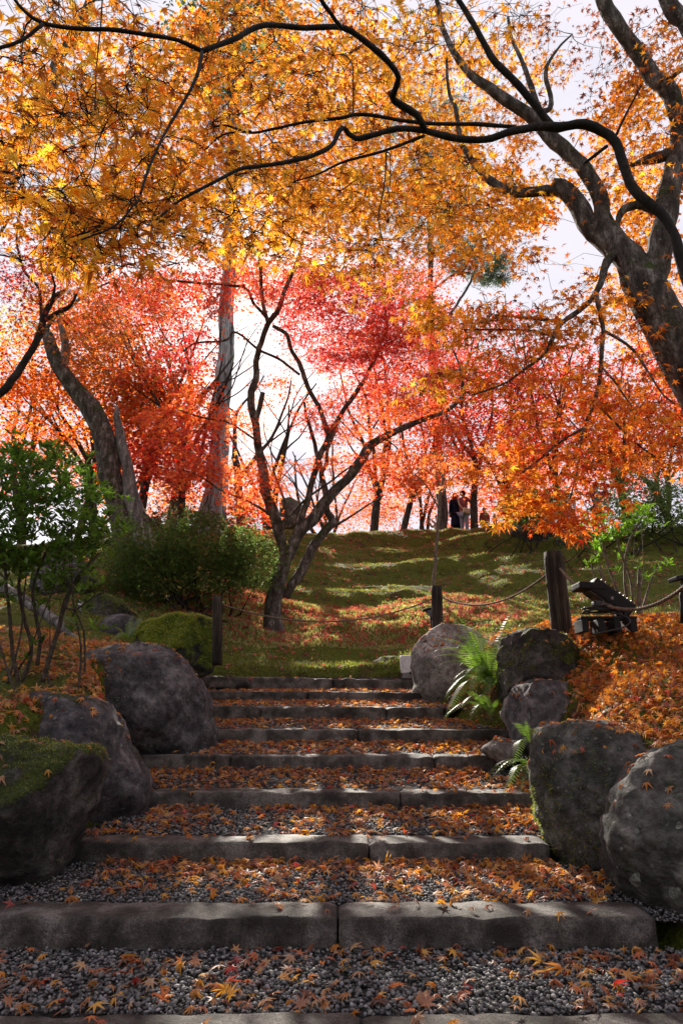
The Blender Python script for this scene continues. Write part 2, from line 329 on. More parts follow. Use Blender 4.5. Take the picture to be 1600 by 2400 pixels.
def H0(x, y):
    x = np.asarray(x, float); y = np.asarray(y, float); sh = x.shape; X = np.stack([x.ravel(), y.ravel()], 1); r = np.empty(len(X))
    for s in range(0, len(X), 20000):
        r[s:s + 20000] = np.linalg.norm(X[s:s + 20000, None] - ctl[None, :, :2], axis=2) @ _w
    return (r + 1.0).reshape(sh)
def H(x, y):
    x = np.asarray(x, float); y = np.asarray(y, float)
    z = H0(x, y)
    hill = np.clip((y - 10.6) / 1.5, 0, 1) * np.clip((26 - y) / 3, 0, 1)
    z = z + hill * ((.34 + .35 * np.clip((y - 19) / 3, 0, 1)) * (fbm(x * .5 + 3, y * .8, 3, 2) - .5) + .26 * (fbm(x * 1.1, y * 1.9, 9, 3) - .5)) + .05 * (fbm(x * 2.5, y * 2.5, 5, 3) - .5)
    tk = .9 * np.clip((y - 14.9) / .8, 0, 1) * np.clip((26 - y) / 2, 0, 1); hh = .95; tk = tk * np.clip(.15 + 1.6 * (fbm(x * .45, y * .45, 17, 2) - .15), 0, 1.05)
    ph = z / hh + 1.3 * fbm(x * .22 + 7, y * .12, 13, 2) + .7 * fbm(x * .8, y * .6, 14, 3)
    z = z - tk * np.sin(2 * math.pi * ph) * hh / (2 * math.pi)
    xl = np.interp(y, SY, SL) + .0; xr = np.interp(y, SY, SR) + .05
    d = np.maximum(np.maximum(xl - x, x - xr), np.maximum(y - 10.15, 0) * 1.6)
    d = np.clip(d / .55, 0, 1); d = d * d * (3 - 2 * d)
    base = np.interp(y, sm_y, sm_z)
    return np.where(y < 11, base * (1 - d) + z * d, z)
def HN(x, y):
    e = .06; gx = (H(x + e, y) - H(x - e, y)) / (2 * e); gy = (H(x, y + e) - H(x, y - e)) / (2 * e)
    return norm(np.stack([-gx, -gy, np.ones_like(gx)], -1))
xs = np.concatenate([np.linspace(-700, -60, 9), np.linspace(-50, -9, 20), np.arange(-8, 9.001, .085), np.linspace(10, 50, 20), np.linspace(60, 700, 9)])
ys = np.concatenate([np.linspace(-300, -10, 8), np.linspace(-8, 1.5, 16), np.arange(1.6, 25.6, .09), np.linspace(26, 60, 22), np.linspace(75, 900, 12)])
GX, GY = np.meshgrid(xs, ys); GZ = H(GX, GY)
V = np.stack([GX, GY, GZ], -1).reshape(-1, 3); nx, ny = len(xs), len(ys)
ii = (np.arange(ny - 1)[:, None] * nx + np.arange(nx - 1)[None]).ravel()
ground = link('ground', fastmesh('ground', V, np.stack([ii, ii + 1, ii + nx + 1, ii + nx], 1), smooth=True), M_ground, kind='structure')
# gravel bed between the steps
gx_ = np.linspace(-2.75, 2.6, 90); Vs, Fs = [], []; off = 0
segs = [(0.2, SY[0] - .003, -1.30, -1.25)] + [(SY[i] + .06, SY[i + 1] + .02, SZ[i] - .03, SB[i + 1] + .001) for i in range(8)] + [(SY[8] + .06, 11.2, SZ[8] - .02, .62)]
for a, b, za, zb in segs:
    yy = np.linspace(a, b, 14); X, Y = np.meshgrid(gx_, yy); Z = za + (zb - za) * (Y - a) / (b - a) + .02 * (fbm(X * 4, Y * 4, 2, 3) - .5)
    v = np.stack([X, Y, Z], -1).reshape(-1, 3); k = (np.arange(13)[:, None] * 90 + np.arange(89)[None]).ravel() + off
    Vs.append(v); Fs.append(np.stack([k, k + 1, k + 91, k + 90], 1)); off += len(v)
link('path', fastmesh('path', np.concatenate(Vs), np.concatenate(Fs), smooth=True), M_path, kind='structure')

# ---------------------------------------------------------------- stone steps
def block(x0, x1, yf, zt, zb, depth, tilt=0.0, seed=0):
    prof = [(-.0, -1), (-.0, -.5), (.0, -.25), (.001, -.06), (.003, -.014), (.010, -.003), (.03, 0), (.5, .002), (.94, 0), (.99, -.02), (1, -.2), (1, -1)]
    n = max(8, int((x1 - x0) / .04)); Vv = []
    h = zt - zb
    for j in range(n + 1):
        x = x0 + (x1 - x0) * j / n; e = min(j, n - j)
        for (a, b) in prof:
            yy = yf + (a if a < .05 else a * depth); zz = zt + (b if b > -.3 else b * h)
            v = Vector((x, yy, zz)); q = Vector((x * 5 + seed * 7, yy * 6, zz * 6))
            d = mnoise.noise_vector(q) * .015 + mnoise.noise_vector(q * 4.3) * .008 + (Vector((0, .022, -.02)) * max(0, mnoise.noise(q * 1.7 + Vector((5, 0, 0))) - .12) * 2.2 if a < .05 and b > -.1 else Vector())
            if e == 0: v.z -= .012 if b > -.05 else 0; v.y += .01 if a < .03 else 0
            Vv.append((v.x + d.x * .4, v.y + d.y, v.z + d.z * .7 + tilt * x))
    m = len(prof); Ff = [(j * m + k, (j + 1) * m + k, (j + 1) * m + k + 1, j * m + k + 1) for j in range(n) for k in range(m - 1)]
    me = bpy.data.meshes.new('granite_block')
    me.from_pydata(Vv, [], Ff + [tuple(range(m)), tuple(range(n * m, n * m + m))[::-1]])
    bm = bmesh.new(); bm.from_mesh(me); bmesh.ops.recalc_face_normals(bm, faces=bm.faces); bm.to_mesh(me); bm.free()
    for p in me.polygons: p.use_smooth = True
    return me
joints = [[850], [791], [865], [938], [538, 1017], [840], [610, 905], [722], [780]]
slabel = ['lowest granite step at the very bottom edge of the picture', 'long wide granite step in the foreground, second from the bottom', 'granite step ending at the upright mossy boulder, third from the bottom',
          'granite step with its left end against the large grey boulder, fourth from the bottom', 'granite step of three blocks below the big leaf dusted boulder, fifth from the bottom',
          'granite step leading to the smooth dark boulder on its right, sixth from the bottom', 'granite step of three blocks reaching the green fern, seventh from the bottom', 'second granite step from the top, beside the pale pointed boulder',
          'topmost granite step just below the moss lawn and the white box lamp']
for i in range(9):
    st = empty('stone_step', ((SL[i] + SR[i]) / 2, SY[i], SB[i]), label=slabel[i], cat='step', group='granite edged garden steps')
    tilt = [0, 0, 0, 0, .002, .0, -.004, -.009, -.018][i]
    cut = [SL[i]] + [(j - 800) / F * dist(SY[i], SZ[i]) for j in joints[i]] + [SR[i]]
    for k in range(len(cut) - 1):
        g = .006
        link('granite_block', block(cut[k] + (g if k else 0), cut[k + 1] - (g if k < len(cut) - 2 else 0), SY[i] + random.uniform(-.008, .008), SZ[i] + random.uniform(-.005, .005), SB[i] - .13, SD, tilt, i * 3 + k), M_gran, st)

# ---------------------------------------------------------------- boulders traced in outline, given depth
RIGHT = np.array([1., 0, 0]); UPV = np.array([0, -math.sin(.12), math.cos(.12)])
rock_bvh = []
def rock(outline, Y, depth, mat, label, rough=1.0, name='boulder', cat='boulder', sub=5, group=None, seed=0, cuts=10, blocky=.70):
    P = np.array(outline, float); c = (P.min(0) + P.max(0)) / 2
    C0 = at(c[0], c[1], Y); D = dist(Y, C0[2]); s = D / F
    Q = (P - c) * np.array([1, -1]) * s * 1.01
    ang = np.arctan2(Q[:, 1], Q[:, 0]); r = np.hypot(Q[:, 0], Q[:, 1]); o = np.argsort(ang); ang, r = ang[o], r[o]
    ang = np.concatenate([ang - 2 * math.pi, ang, ang + 2 * math.pi]); r = np.tile(r, 3)
    bm = bmesh.new(); bmesh.ops.create_icosphere(bm, subdivisions=sub, radius=1)
    U = np.array([v.co[:] for v in bm.verts]); rho = np.hypot(U[:, 0], U[:, 2]); th = np.arctan2(U[:, 2], U[:, 0])
    R = np.interp(th, ang, r); mean = r.mean()
    rr = rho ** blocky * R; dd = np.sign(U[:, 1]) * np.abs(U[:, 1]) ** .85 * depth * (.7 + .3 * R / mean)
    V = np.stack([np.cos(th) * rr, dd, np.sin(th) * rr], 1)
    for i, v in enumerate(V): V[i] = v * (1 + .10 * mnoise.noise(Vector(v) / mean * 1.1 + Vector((seed, 2, 0))))
    rs = random.Random(seed + 11)
    for k in range(cuts):                                        # broken facets on the front and top
        a = (k + rs.uniform(-.35, .35)) * 2 * math.pi / cuts * 1.618 * 2; n = np.array([math.cos(a) * .9, -rs.uniform(.25, .95), min(.45, math.sin(a) * .9)]); n /= np.linalg.norm(n)
        dmax = (V @ n).max(); lim = dmax * rs.uniform(.76, .93); over = V @ n - lim; over[over < 0] = 0; V -= over[:, None] * n
    for i, v in enumerate(V):
        q = Vector(v) / mean; q2 = q * 1.3 + Vector((seed * 3.1, 0, seed))
        cr = mnoise.voronoi(q2 * 1.5)[0]; ed = min(.25, cr[1] - cr[0])
        d = mnoise.fractal(q2, .9, 2.1, 3) * .03 + mnoise.ridged_multi_fractal(q2 * 1.6, .9, 2.2, 4, 1.0, 2.0) * .035 - .03 + mnoise.fractal(q2 * 4.4, .6, 2.2, 4) * .035 + (abs(mnoise.noise(q2 * 2.1)) - .2) * -.09 + (ed - .12) * .16 * (.4 + mnoise.noise(q2 * .8)) + mnoise.noise(q2 * 11) * .012
        L = np.linalg.norm(v) + 1e-6; V[i] = v + v / L * d * mean * rough
    W = C0 + V[:, :1] * RIGHT + V[:, 1:2] * np.array([0, 1, 0]) + V[:, 2:] * UPV
    for i, v in enumerate(bm.verts): v.co = W[i]
    me = bpy.data.meshes.new(name); bm.to_mesh(me); rock_bvh.append(BVHTree.FromBMesh(bm)); bm.free()
    for p in me.polygons: p.use_smooth = True
    return link(name, me, mat, label=label, cat=cat, group=group)
G_L = 'boulders along the left of the steps'; G_R = 'boulders along the right of the steps'
rock([(185, 1590), (192, 1560), (215, 1532), (250, 1519), (300, 1515), (350, 1517), (400, 1528), (430, 1556), (452, 1590), (475, 1630), (488, 1680), (505, 1712), (503, 1760), (440, 1800), (330, 1800), (290, 1745), (250, 1690), (215, 1650), (190, 1620)], 7.15, .62, M_rockA, 'biggest rounded grey boulder beside the left end of the middle steps, with scattered orange leaves', seed=1, group=G_L, rough=.8)
rock([(15, 1670), (60, 1643), (130, 1640), (200, 1645), (245, 1658), (275, 1690), (298, 1750), (322, 1800), (338, 1835), (330, 1880), (318, 1930), (220, 1980), (100, 1960), (20, 1840), (-15, 1740)], 5.5, .5, M_rockA, 'sloping grey boulder between the rounded boulder and the dark mossy one on the left', seed=2, group=G_L, rough=.8)
rock([(-120, 1790), (-50, 1755), (0, 1742), (60, 1745), (110, 1758), (160, 1760), (200, 1762), (222, 1788), (216, 1850), (190, 1920), (165, 1985), (135, 2050), (60, 2100), (-60, 2120), (-150, 2000), (-150, 1880)], 4.45, .5, M_rockB, 'nearest dark boulder at the left edge with green moss on top', seed=3, group=G_L)
rock([(-20, 1740), (-5, 1718), (30, 1712), (60, 1722), (75, 1745), (75, 1790), (0, 1790)], 4.95, .12, M_rockA, 'small flat reddish grey stone wedged behind the mossy boulder at the left edge', seed=4, sub=4, group=G_L)
rock([(300, 1520), (320, 1480), (345, 1462), (375, 1455), (410, 1446), (450, 1442), (490, 1450), (510, 1480), (512, 1530), (490, 1575), (440, 1590), (390, 1570), (330, 1540)], 9.15, .5, M_rockM, 'bright green moss covered rock beside the leftmost fence post', seed=5, group=G_L, blocky=.7)
rock([(236, 1490), (240, 1462), (262, 1444), (295, 1443), (322, 1456), (335, 1490), (320, 1520), (250, 1520)], 9.8, .35, M_rockA, 'smooth grey stone behind the small fern on the left', seed=6, sub=4, group=G_L, rough=.4)
rock([(195, 1450), (205, 1415), (235, 1395), (270, 1405), (300, 1430), (330, 1450), (300, 1490), (220, 1490)], 10.9, .4, M_rockB, 'low mossy rock next to the little white marker card', seed=7, sub=4, group=G_L)
rock([(80, 1400), (85, 1345), (115, 1310), (160, 1300), (200, 1325), (220, 1365), (225, 1420), (160, 1440), (95, 1435)], 12.2, .6, M_rockA, 'pale blue grey rock seen through the branches of the left shrub', seed=8, sub=4, group=G_L)
rock([(962, 1640), (970, 1600), (969, 1550), (978, 1516), (1000, 1490), (1022, 1473), (1060, 1471), (1100, 1477), (1140, 1510), (1150, 1570), (1130, 1650), (1070, 1690), (1000, 1680)], 9.3, .45, M_rockC, 'pale pointed boulder at the right end of the top steps, below the middle post', seed=9, group=G_R, rough=.7, cuts=7)
rock([(852, 1600), (858, 1572), (880, 1547), (910, 1541), (940, 1545), (960, 1570), (955, 1615), (870, 1620)], 10.7, .25, M_rockD, 'low mossy stone behind the top step, left of the white box lamp', seed=10, sub=4, group=G_R)
rock([(1172, 1570), (1178, 1520), (1195, 1490), (1225, 1480), (1265, 1476), (1300, 1490), (1340, 1502), (1372, 1520), (1382, 1560), (1370, 1620), (1310, 1660), (1210, 1670), (1172, 1630)], 6.95, .42, M_rockB, 'dark mossy boulder between the big fern and the tallest rope post', seed=11, group=G_R)
rock([(1200, 1700), (1202, 1645), (1215, 1615), (1240, 1603), (1290, 1596), (1330, 1600), (1352, 1625), (1350, 1690), (1310, 1750), (1230, 1765), (1203, 1740)], 6.55, .38, M_rockA, 'smooth dark grey boulder under the leaf covered bank, right of the fern', seed=12, group=G_R, rough=.5, cuts=8)
rock([(1180, 1660), (1186, 1636), (1200, 1628), (1212, 1645), (1210, 1700), (1196, 1715), (1184, 1695)], 6.75, .12, M_rockC, 'narrow pale stone standing against the smooth dark boulder', seed=13, sub=4, group=G_R)
rock([(1130, 1755), (1150, 1742), (1190, 1736), (1225, 1745), (1220, 1775), (1160, 1778)], 6.5, .16, M_rockC, 'flat pale stone lying among leaves at the right end of a step', seed=14, sub=4, group=G_R)
rock([(1248, 1800), (1252, 1755), (1266, 1712), (1292, 1698), (1345, 1694), (1400, 1702), (1445, 1718), (1505, 1745), (1545, 1762), (1540, 1810), (1515, 1860), (1490, 1910), (1480, 2000), (1450, 2050), (1380, 2060), (1315, 2045), (1296, 1990), (1278, 1930), (1256, 1860)], 4.85, .42, M_rockD, 'upright angular boulder with yellow green moss on its left edge beside the lower steps', seed=15, group=G_R, cuts=7)
rock([(1440, 1740), (1500, 1733), (1560, 1742), (1640, 1748), (1700, 1770), (1660, 1800), (1560, 1795), (1480, 1775)], 4.75, .22, M_rockB, 'long low dark stone ridge behind the large lichen spotted boulder', seed=16, sub=4, group=G_R)
rock([(1425, 1990), (1436, 1910), (1466, 1840), (1508, 1792), (1560, 1770), (1620, 1764), (1700, 1790), (1740, 1900), (1730, 2080), (1680, 2190), (1610, 2215), (1560, 2185), (1515, 2135), (1468, 2095), (1435, 2050)], 4.0, .42, M_rockD, 'large rounded boulder with pale lichen spots at the lower right edge', seed=17, group=G_R, rough=1, cuts=9)
def patch(parent, bv, px, py, rpx, mat):
    pts = []
    for k in range(0, 3):
        for j in range(18):
            a = j * math.pi / 9; rr = rpx * (k + 1) / 3 * (1 + .18 * math.sin(a * 3 + px) + .1 * math.sin(a * 5)); d = Vector(at(px + rr * math.cos(a) * .8, py + rr * math.sin(a), 3.5)).normalized()
            h = bv.ray_cast(Vector((0, 0, 0)), d, 12)
            if h[0] is None: return
            pts.append(h[0] - d * (.002 if k == 2 else .005))
    fc_ = [(k * 18 + j, k * 18 + (j + 1) % 18, (k + 1) * 18 + (j + 1) % 18, (k + 1) * 18 + j) for k in range(2) for j in range(18)] + [tuple(range(18))]
    me = bpy.data.meshes.new('lichen_patch'); me.from_pydata(pts, [], fc_); bq = bmesh.new(); bq.from_mesh(me); bmesh.ops.recalc_face_normals(bq, faces=bq.faces); bq.to_mesh(me); bq.free(); [setattr(p, 'use_smooth', True) for p in me.polygons]; link('lichen_patch', me, mat, parent)
M_lich = pbr('lichen', [(.3, (.12, .125, .10)), (.5, (.2, .21, .18)), (.7, (.36, .37, .33))], 30, 6, .95, .8, .006, 90)
r5 = [o for o in S.objects if o.name.startswith('boulder')][-1]
for q in [(1488, 2062, 17), (1580, 2095, 18), (1472, 1912, 7), (1590, 1935, 9), (1455, 1990, 5), (1560, 1850, 5)]: patch(r5, rock_bvh[-1], *q, M_lich)
# hill top stones
rock([(1190, 1260), (1197, 1232), (1212, 1216), (1232, 1224), (1258, 1232), (1285, 1226), (1305, 1240), (1312, 1275), (1260, 1290), (1205, 1285)], 20.4, .5, M_rockD, 'jagged dark rock on the crest of the mossy hill', seed=18, sub=4, rough=2.0)
rock([(1140, 1250), (1143, 1234), (1165, 1227), (1190, 1232), (1195, 1262), (1150, 1268)], 21.6, .3, M_rockB, 'rounded grey stone beside the red bundle on the hilltop', seed=19, sub=4)
rock([(1300, 1262), (1320, 1244), (1352, 1236), (1385, 1250), (1390, 1275), (1310, 1280)], 19, .4, M_rockA, 'low grey rock on the crest behind the hanging orange leaves', seed=20, sub=4)
rock([(655, 1190), (655, 1175), (668, 1168), (690, 1167), (707, 1175), (712, 1195), (705, 1225), (698, 1250), (680, 1258), (668, 1248), (662, 1215)], 23.6, .35, M_barkm, 'standing stone seen between the stems of the middle maple', name='standing_stone', cat='stone', seed=21, sub=4, rough=.6)

def rock_moss(o, n, thr, size, nz, pal='mossrock', side=None):
    me = o.data; me.calc_loop_triangles(); T = np.empty(len(me.loop_triangles) * 3, np.int32); me.loop_triangles.foreach_get('vertices', T); T = T.reshape(-1, 3)
    C = np.empty(len(me.vertices) * 3, np.float32); me.vertices.foreach_get('co', C); C = C.reshape(-1, 3); a, b, c = C[T[:, 0]], C[T[:, 1]], C[T[:, 2]]
    N = np.cross(b - a, c - a); ar = np.linalg.norm(N, axis=1); N = N / (ar[:, None] + 1e-9); k = rng.choice(len(T), n, p=ar / ar.sum()); u, v = rng.random((2, n)); f = u + v > 1; u[f] = 1 - u[f]; v[f] = 1 - v[f]
    p = a[k] + (b[k] - a[k]) * u[:, None] + (c[k] - a[k]) * v[:, None]; nk = N[k]
    m = nz * nk[:, 2] + 1.1 * fbm(p[:, 0] * 3.2 + p[:, 1], p[:, 2] * 3.2 + p[:, 1] * 2, 51, 4) + (0 if side is None else side(p, nk)) > thr + rng.uniform(-.06, .06, n)
    p, nk = p[m], nk[m]; n = len(p)
    link('moss', scatter_mesh('moss', [(PB[0][0] * np.array([2.4, 1, 1]), PB[0][1])], p - nk * .003, nk + rng.normal(0, .55, (n, 3)), rng.normal(0, 1, (n, 3)), size * rng.uniform(.5, 1.3, n), palette(pal, n)), M_green, o, kind='stuff')
RK = {int(o.name[8:] or 0) if len(o.name) > 8 else 0: o for o in S.objects if o.name.startswith('boulder')}
rock_moss(RK[2], 26000, .97, .022, .75); rock_moss(RK[4], 30000, .55, .034, .8, pal='lawnmoss'); rock_moss(RK[0], 9000, 1.02, .018, .1); rock_moss(RK[9], 4000, .75, .025, .6)
rock_moss(RK[10], 15000, .66, .022, .1); rock_moss(RK[14], 18000, .82, .022, .0, side=lambda p, nk: .45 * (-nk[:, 0] > .55) + .16 * (nk[:, 0] > .25)); rock_moss(RK[6], 7000, .6, .028, .5); rock_moss(RK[8], 7000, .80, .022, -.1)
# ---------------------------------------------------------------- tubes
def catmull(P, step):
    P = np.asarray(P, float)
    if len(P) < 3: 
        n = max(2, int(np.linalg.norm(P[-1][:3] - P[0][:3]) / step)); t = np.linspace(0, 1, n + 1)[:, None]; return P[0] * (1 - t) + P[-1] * t
    Q = np.vstack([2 * P[0] - P[1], P, 2 * P[-1] - P[-2]]); out_ = []
    for i in range(1, len(Q) - 2):
        n = max(2, int(np.linalg.norm(Q[i + 1][:3] - Q[i][:3]) / step)); t = np.linspace(0, 1, n, endpoint=False)[:, None]
        a, b, c, d = Q[i - 1], Q[i], Q[i + 1], Q[i + 2]
        out_.append(.5 * (2 * b + (c - a) * t + (2 * a - 5 * b + 4 * c - d) * t ** 2 + (3 * b - a - 3 * c + d) * t ** 3))
    out_.append(P[-1:]); return np.vstack(out_)
def tube(P, R, sides=8, lump=0.0, seed=0, flute=0):
    P = np.asarray(P, float); n = len(P); T = np.gradient(P, axis=0); T = norm(T)
    ref = np.array([0., -1, .15]); N1 = norm(np.cross(T, np.tile(ref, (n, 1)))); N2 = np.cross(T, N1)
    a = np.linspace(0, 2 * math.pi, sides, endpoint=False)
    rad = np.asarray(R, float)[:, None] * np.ones(sides)
    if lump:
        s = np.cumsum(np.r_[0, np.linalg.norm(np.diff(P, axis=0), axis=1)])[:, None]
        r0 = np.mean(R) + 1e-4
        g = fbm(s / (r0 * 3.5) + a[None] * 0 + seed, np.cos(a)[None] * 1.2 + seed * 3.7 + 0 * s, seed, 3) + fbm(s / (r0 * 2.0), np.sin(a)[None] * 1.3 + 5 + 0 * s, seed + 5, 3) - 1
        rad = rad * (1 + lump * g)
    if flute: rad = rad * (1 + flute * (fbm(np.cos(a)[None] * 5 + 9 + 0 * rad, np.sin(a)[None] * 5 + 9 + np.arange(n)[:, None] * .03, seed, 2) - .5))
    V = P[:, None] + rad[..., None] * (np.cos(a)[None, :, None] * N1[:, None] + np.sin(a)[None, :, None] * N2[:, None])
    V = V.reshape(-1, 3); i = np.arange(n - 1)[:, None] * sides; j = np.arange(sides)[None]; j2 = (j + 1) % sides
    Fc = np.stack([i + j, i + j2, i + sides + j2, i + sides + j], -1).reshape(-1, 4)
    V = np.vstack([V, P[0], P[-1]]); k = len(V) - 2
    caps = [(k, (q + 1) % sides, q, q) for q in range(sides)]
    top = [(k + 1, (n - 1) * sides + q, (n - 1) * sides + (q + 1) % sides, (n - 1) * sides + (q + 1) % sides) for q in range(sides)]
    return V, Fc, np.array([(c[0], c[1], c[2]) for c in caps + top])
def tube_mesh(name, items):
    """items: list of (V, quads, tris)"""
    Vs, Qs, Ts = [], [], []; off = 0
    for V, Q, T in items: Vs.append(V); Qs.append(Q + off); Ts.append(T + off); off += len(V)
    V = np.vstack(Vs); Q = np.vstack(Qs); T = np.vstack(Ts)
    me = bpy.data.meshes.new(name)
    me.vertices.add(len(V)); me.vertices.foreach_set('co', V.astype(np.float32).ravel())
    lo = np.concatenate([Q.ravel(), T.ravel()]).astype(np.int32); me.loops.add(len(lo)); me.loops.foreach_set('vertex_index', lo)
    me.polygons.add(len(Q) + len(T)); st_ = np.concatenate([np.arange(len(Q)) * 4, len(Q) * 4 + np.arange(len(T)) * 3]).astype(np.int32)
    me.polygons.foreach_set('loop_start', st_); me.polygons.foreach_set('use_smooth', np.ones(len(st_), dtype=bool)); me.update(calc_edges=True)
    return me
def simple_tube(pts, r, sides=8, step=.05, **k):
    P = catmull(np.array([(*p, 0) for p in pts]), step)[:, :3]; return tube(P, np.full(len(P), r), sides, **k)
def trace(pts, Yd=None, sides=10, lump=.22, step=None, seed=0):
    """pts: (px,py,Y,halfwidth px) -> 3-D path and radii"""
    A = []
    for p in pts:
        Y = p[2]; c = at(p[0], p[1], Y); A.append((*c, p[3] * dist(Y, c[2]) / F))
    A = np.array(A); st_ = step or max(.04, np.mean(A[:, 3]) * 1.2)
    C = catmull(A, st_); C[:, 3] = np.maximum(C[:, 3], .0015)
    P = C[:, :3]
    s = np.cumsum(np.r_[0, np.linalg.norm(np.diff(P, axis=0), axis=1)])
    wob = np.stack([fbm(s * 2.2, s * 0 + k * 7.3 + seed, 31 + k, 3) - .5 for k in range(3)], 1); env = np.minimum(1, np.minimum(s, s[-1] - s) / .3)[:, None]
    P = P + wob * env * np.minimum(.10, C[:, 3:4] * 1.3 + .02)
    return P, C[:, 3]

# ---------------------------------------------------------------- tree builder
def batch_twigs(polys, radii, sides=3):
    """polys (n,k,3), radii (n,k)"""
    n, k = radii.shape; T = norm(np.gradient(polys, axis=1)); ref = np.array([.3, -.9, .2])
    N1 = norm(np.cross(T, ref)); N2 = np.cross(T, N1); a = np.linspace(0, 2 * math.pi, sides, endpoint=False)
    V = polys[:, :, None] + radii[:, :, None, None] * (np.cos(a)[:, None] * N1[:, :, None] + np.sin(a)[:, None] * N2[:, :, None])
    V = V.reshape(-1, 3); b = (np.arange(n) * k * sides)[:, None, None]; i = (np.arange(k - 1) * sides)[None, :, None]; j = np.arange(sides)[None, None]; j2 = (j + 1) % sides
    Fc = np.stack([b + i + j, b + i + j2, b + i + sides + j2, b + i + sides + j], -1).reshape(-1, 4)
    return V, Fc
def pads_from(clusters):
    P, R, C, L = [], [], [], []
    for cl in clusters:
        cx, cy, rx, ry, Y, dY, n, pal = cl[:8]; pr = cl[8] if len(cl) > 8 else .32; nl = cl[9] if len(cl) > 9 else 40
        for _ in range(n):
            while True:
                a, b, c = rng.uniform(-1, 1, 3)
                if a * a + b * b < 1: break
            P.append(at(cx + a * rx, cy + b * ry, Y + c * dY)); R.append(pr * rng.uniform(.7, 1.3)); C.append(pal); L.append(int(nl * rng.uniform(.6, 1.4)))
    return np.array(P), np.array(R), C, np.array(L)
SDN = np.array(sd)
def open_to_sun(P):
    """keep mask: the woodland is thin where sunlight reaches the lawn, the ridges, the right bank and parts of the steps"""
    Q = P.copy(); land = np.zeros((len(P), 2)); live = np.ones(len(P), bool)
    for k in range(130):
        Q[live] -= SDN * .35
        z = np.where(Q[:, 1] < 10.2, np.minimum(H0(Q[:, 0], Q[:, 1]), 9), H0(Q[:, 0], Q[:, 1])); z = np.where((np.abs(Q[:, 0]) < 1.5) & (Q[:, 1] < 10.2), np.interp(Q[:, 1], sm_y, sm_z), z)
        hit = live & (Q[:, 2] < z); land[hit] = Q[hit, :2]; live &= ~hit
        if not live.any(): break
    x, y = land[:, 0], land[:, 1]; pr = np.zeros(len(P))
    def zone(x0, x1, y0, y1, p): m = (x > x0) & (x < x1) & (y > y0) & (y < y1); pr[m] = np.maximum(pr[m], p)
    zone(-2.4, 1.6, 11.7, 14.8, .93); zone(-2, 4.5, 14.8, 17.2, .9); zone(-3, 5, 17.2, 21, .7); zone(1.1, 4.4, 4.6, 8.8, .88); zone(.8, 2.0, 6.8, 10.2, .95); zone(-.7, 1.5, 3.2, 8.2, .6); zone(-.1, 1.5, 3.2, 7.2, .88); zone(-1.5, -.6, 5, 8, .3)
    return live | (rng.random(len(P)) > pr)
def grow(nodes, nrad, pads, gain=.5, rmin=.0022, sides=4, rmaxf=.55, sag=.1):
    nodes = list(nodes); nrad = list(nrad); NA = np.array(nodes); order = np.argsort([np.min(np.linalg.norm(NA - p, axis=1)) for p in pads])
    polys, rads = [], []
    buf = np.zeros((len(nodes) + 4 * len(pads) + 8, 3)); buf[:len(nodes)] = NA; cnt = len(nodes); rb = np.zeros(len(buf)); rb[:cnt] = nrad
    for i in order:
        p = pads[i]; d = np.linalg.norm(buf[:cnt] - p, axis=1); k = int(np.argmin(d)); a = buf[k]; L = d[k]
        r0 = min(rb[k] * rmaxf, .003 + .0055 * L ** 1.1); r0 = max(r0, rmin * 1.2)
        side = rng.normal(0, .10 * L, 3); t = np.linspace(0, 1, 6)[:, None]
        bow = np.sin(t * math.pi) * (side + np.array([0, 0, sag * L])) + np.concatenate([np.zeros((1, 3)), rng.normal(0, .025 * L, (4, 3)), np.zeros((1, 3))])
        q = a * (1 - t) + p * t + bow
        polys.append(q); rr = np.linspace(r0, rmin, 6); rads.append(rr)
        for m in (2, 3, 4, 5): buf[cnt] = q[m]; rb[cnt] = rr[m]; cnt += 1
    return np.array(polys), np.array(rads)
def leaves_in_pads(P, R, C, L, size, flat=.16, tilt=.75, droop=0.0):
    idx = np.repeat(np.arange(len(P)), L); n = len(idx)
    a = rng.uniform(0, 2 * math.pi, n); r = np.sqrt(rng.random(n)); rad = R[idx] * r
    # pads tilt a little, each in its own way
    tl = rng.normal(0, .22, (len(P), 2))
    x = np.cos(a) * rad; y = np.sin(a) * rad; z = rng.normal(0, flat, n) * R[idx] + x * tl[idx, 0] + y * tl[idx, 1] - .28 * r * r * R[idx]
    pos = P[idx] + np.stack([x, y, z], 1)
    N = np.stack([rng.normal(0, tilt, n), rng.normal(0, tilt, n), np.ones(n)], 1)
    A = np.stack([np.cos(a), np.sin(a), rng.normal(-droop, .4, n)], 1) + rng.normal(0, .5, (n, 3))
    sc = size * rng.uniform(.5, 1.35, n)
    col = np.zeros((n, 3)); Ca = np.array(C)[idx]
    for pal in set(C):
        s = np.where(Ca == pal)[0]; col[s] = palette(pal, len(s))
    shade = rng.uniform(.8, 1.15, len(P))[idx][:, None]
    return pos, A, N, sc, np.clip(col * shade, 0, 1)
def world_pads(n, x0, x1, y0, y1, z0, z1, pal, pr, nl):
    P = np.stack([rng.uniform(x0, x1, n), rng.uniform(y0, y1, n), rng.uniform(z0, z1, n)], 1)
    return P, pr * rng.uniform(.7, 1.3, n), [pal] * n, (nl * rng.uniform(.6, 1.4, n)).astype(int)
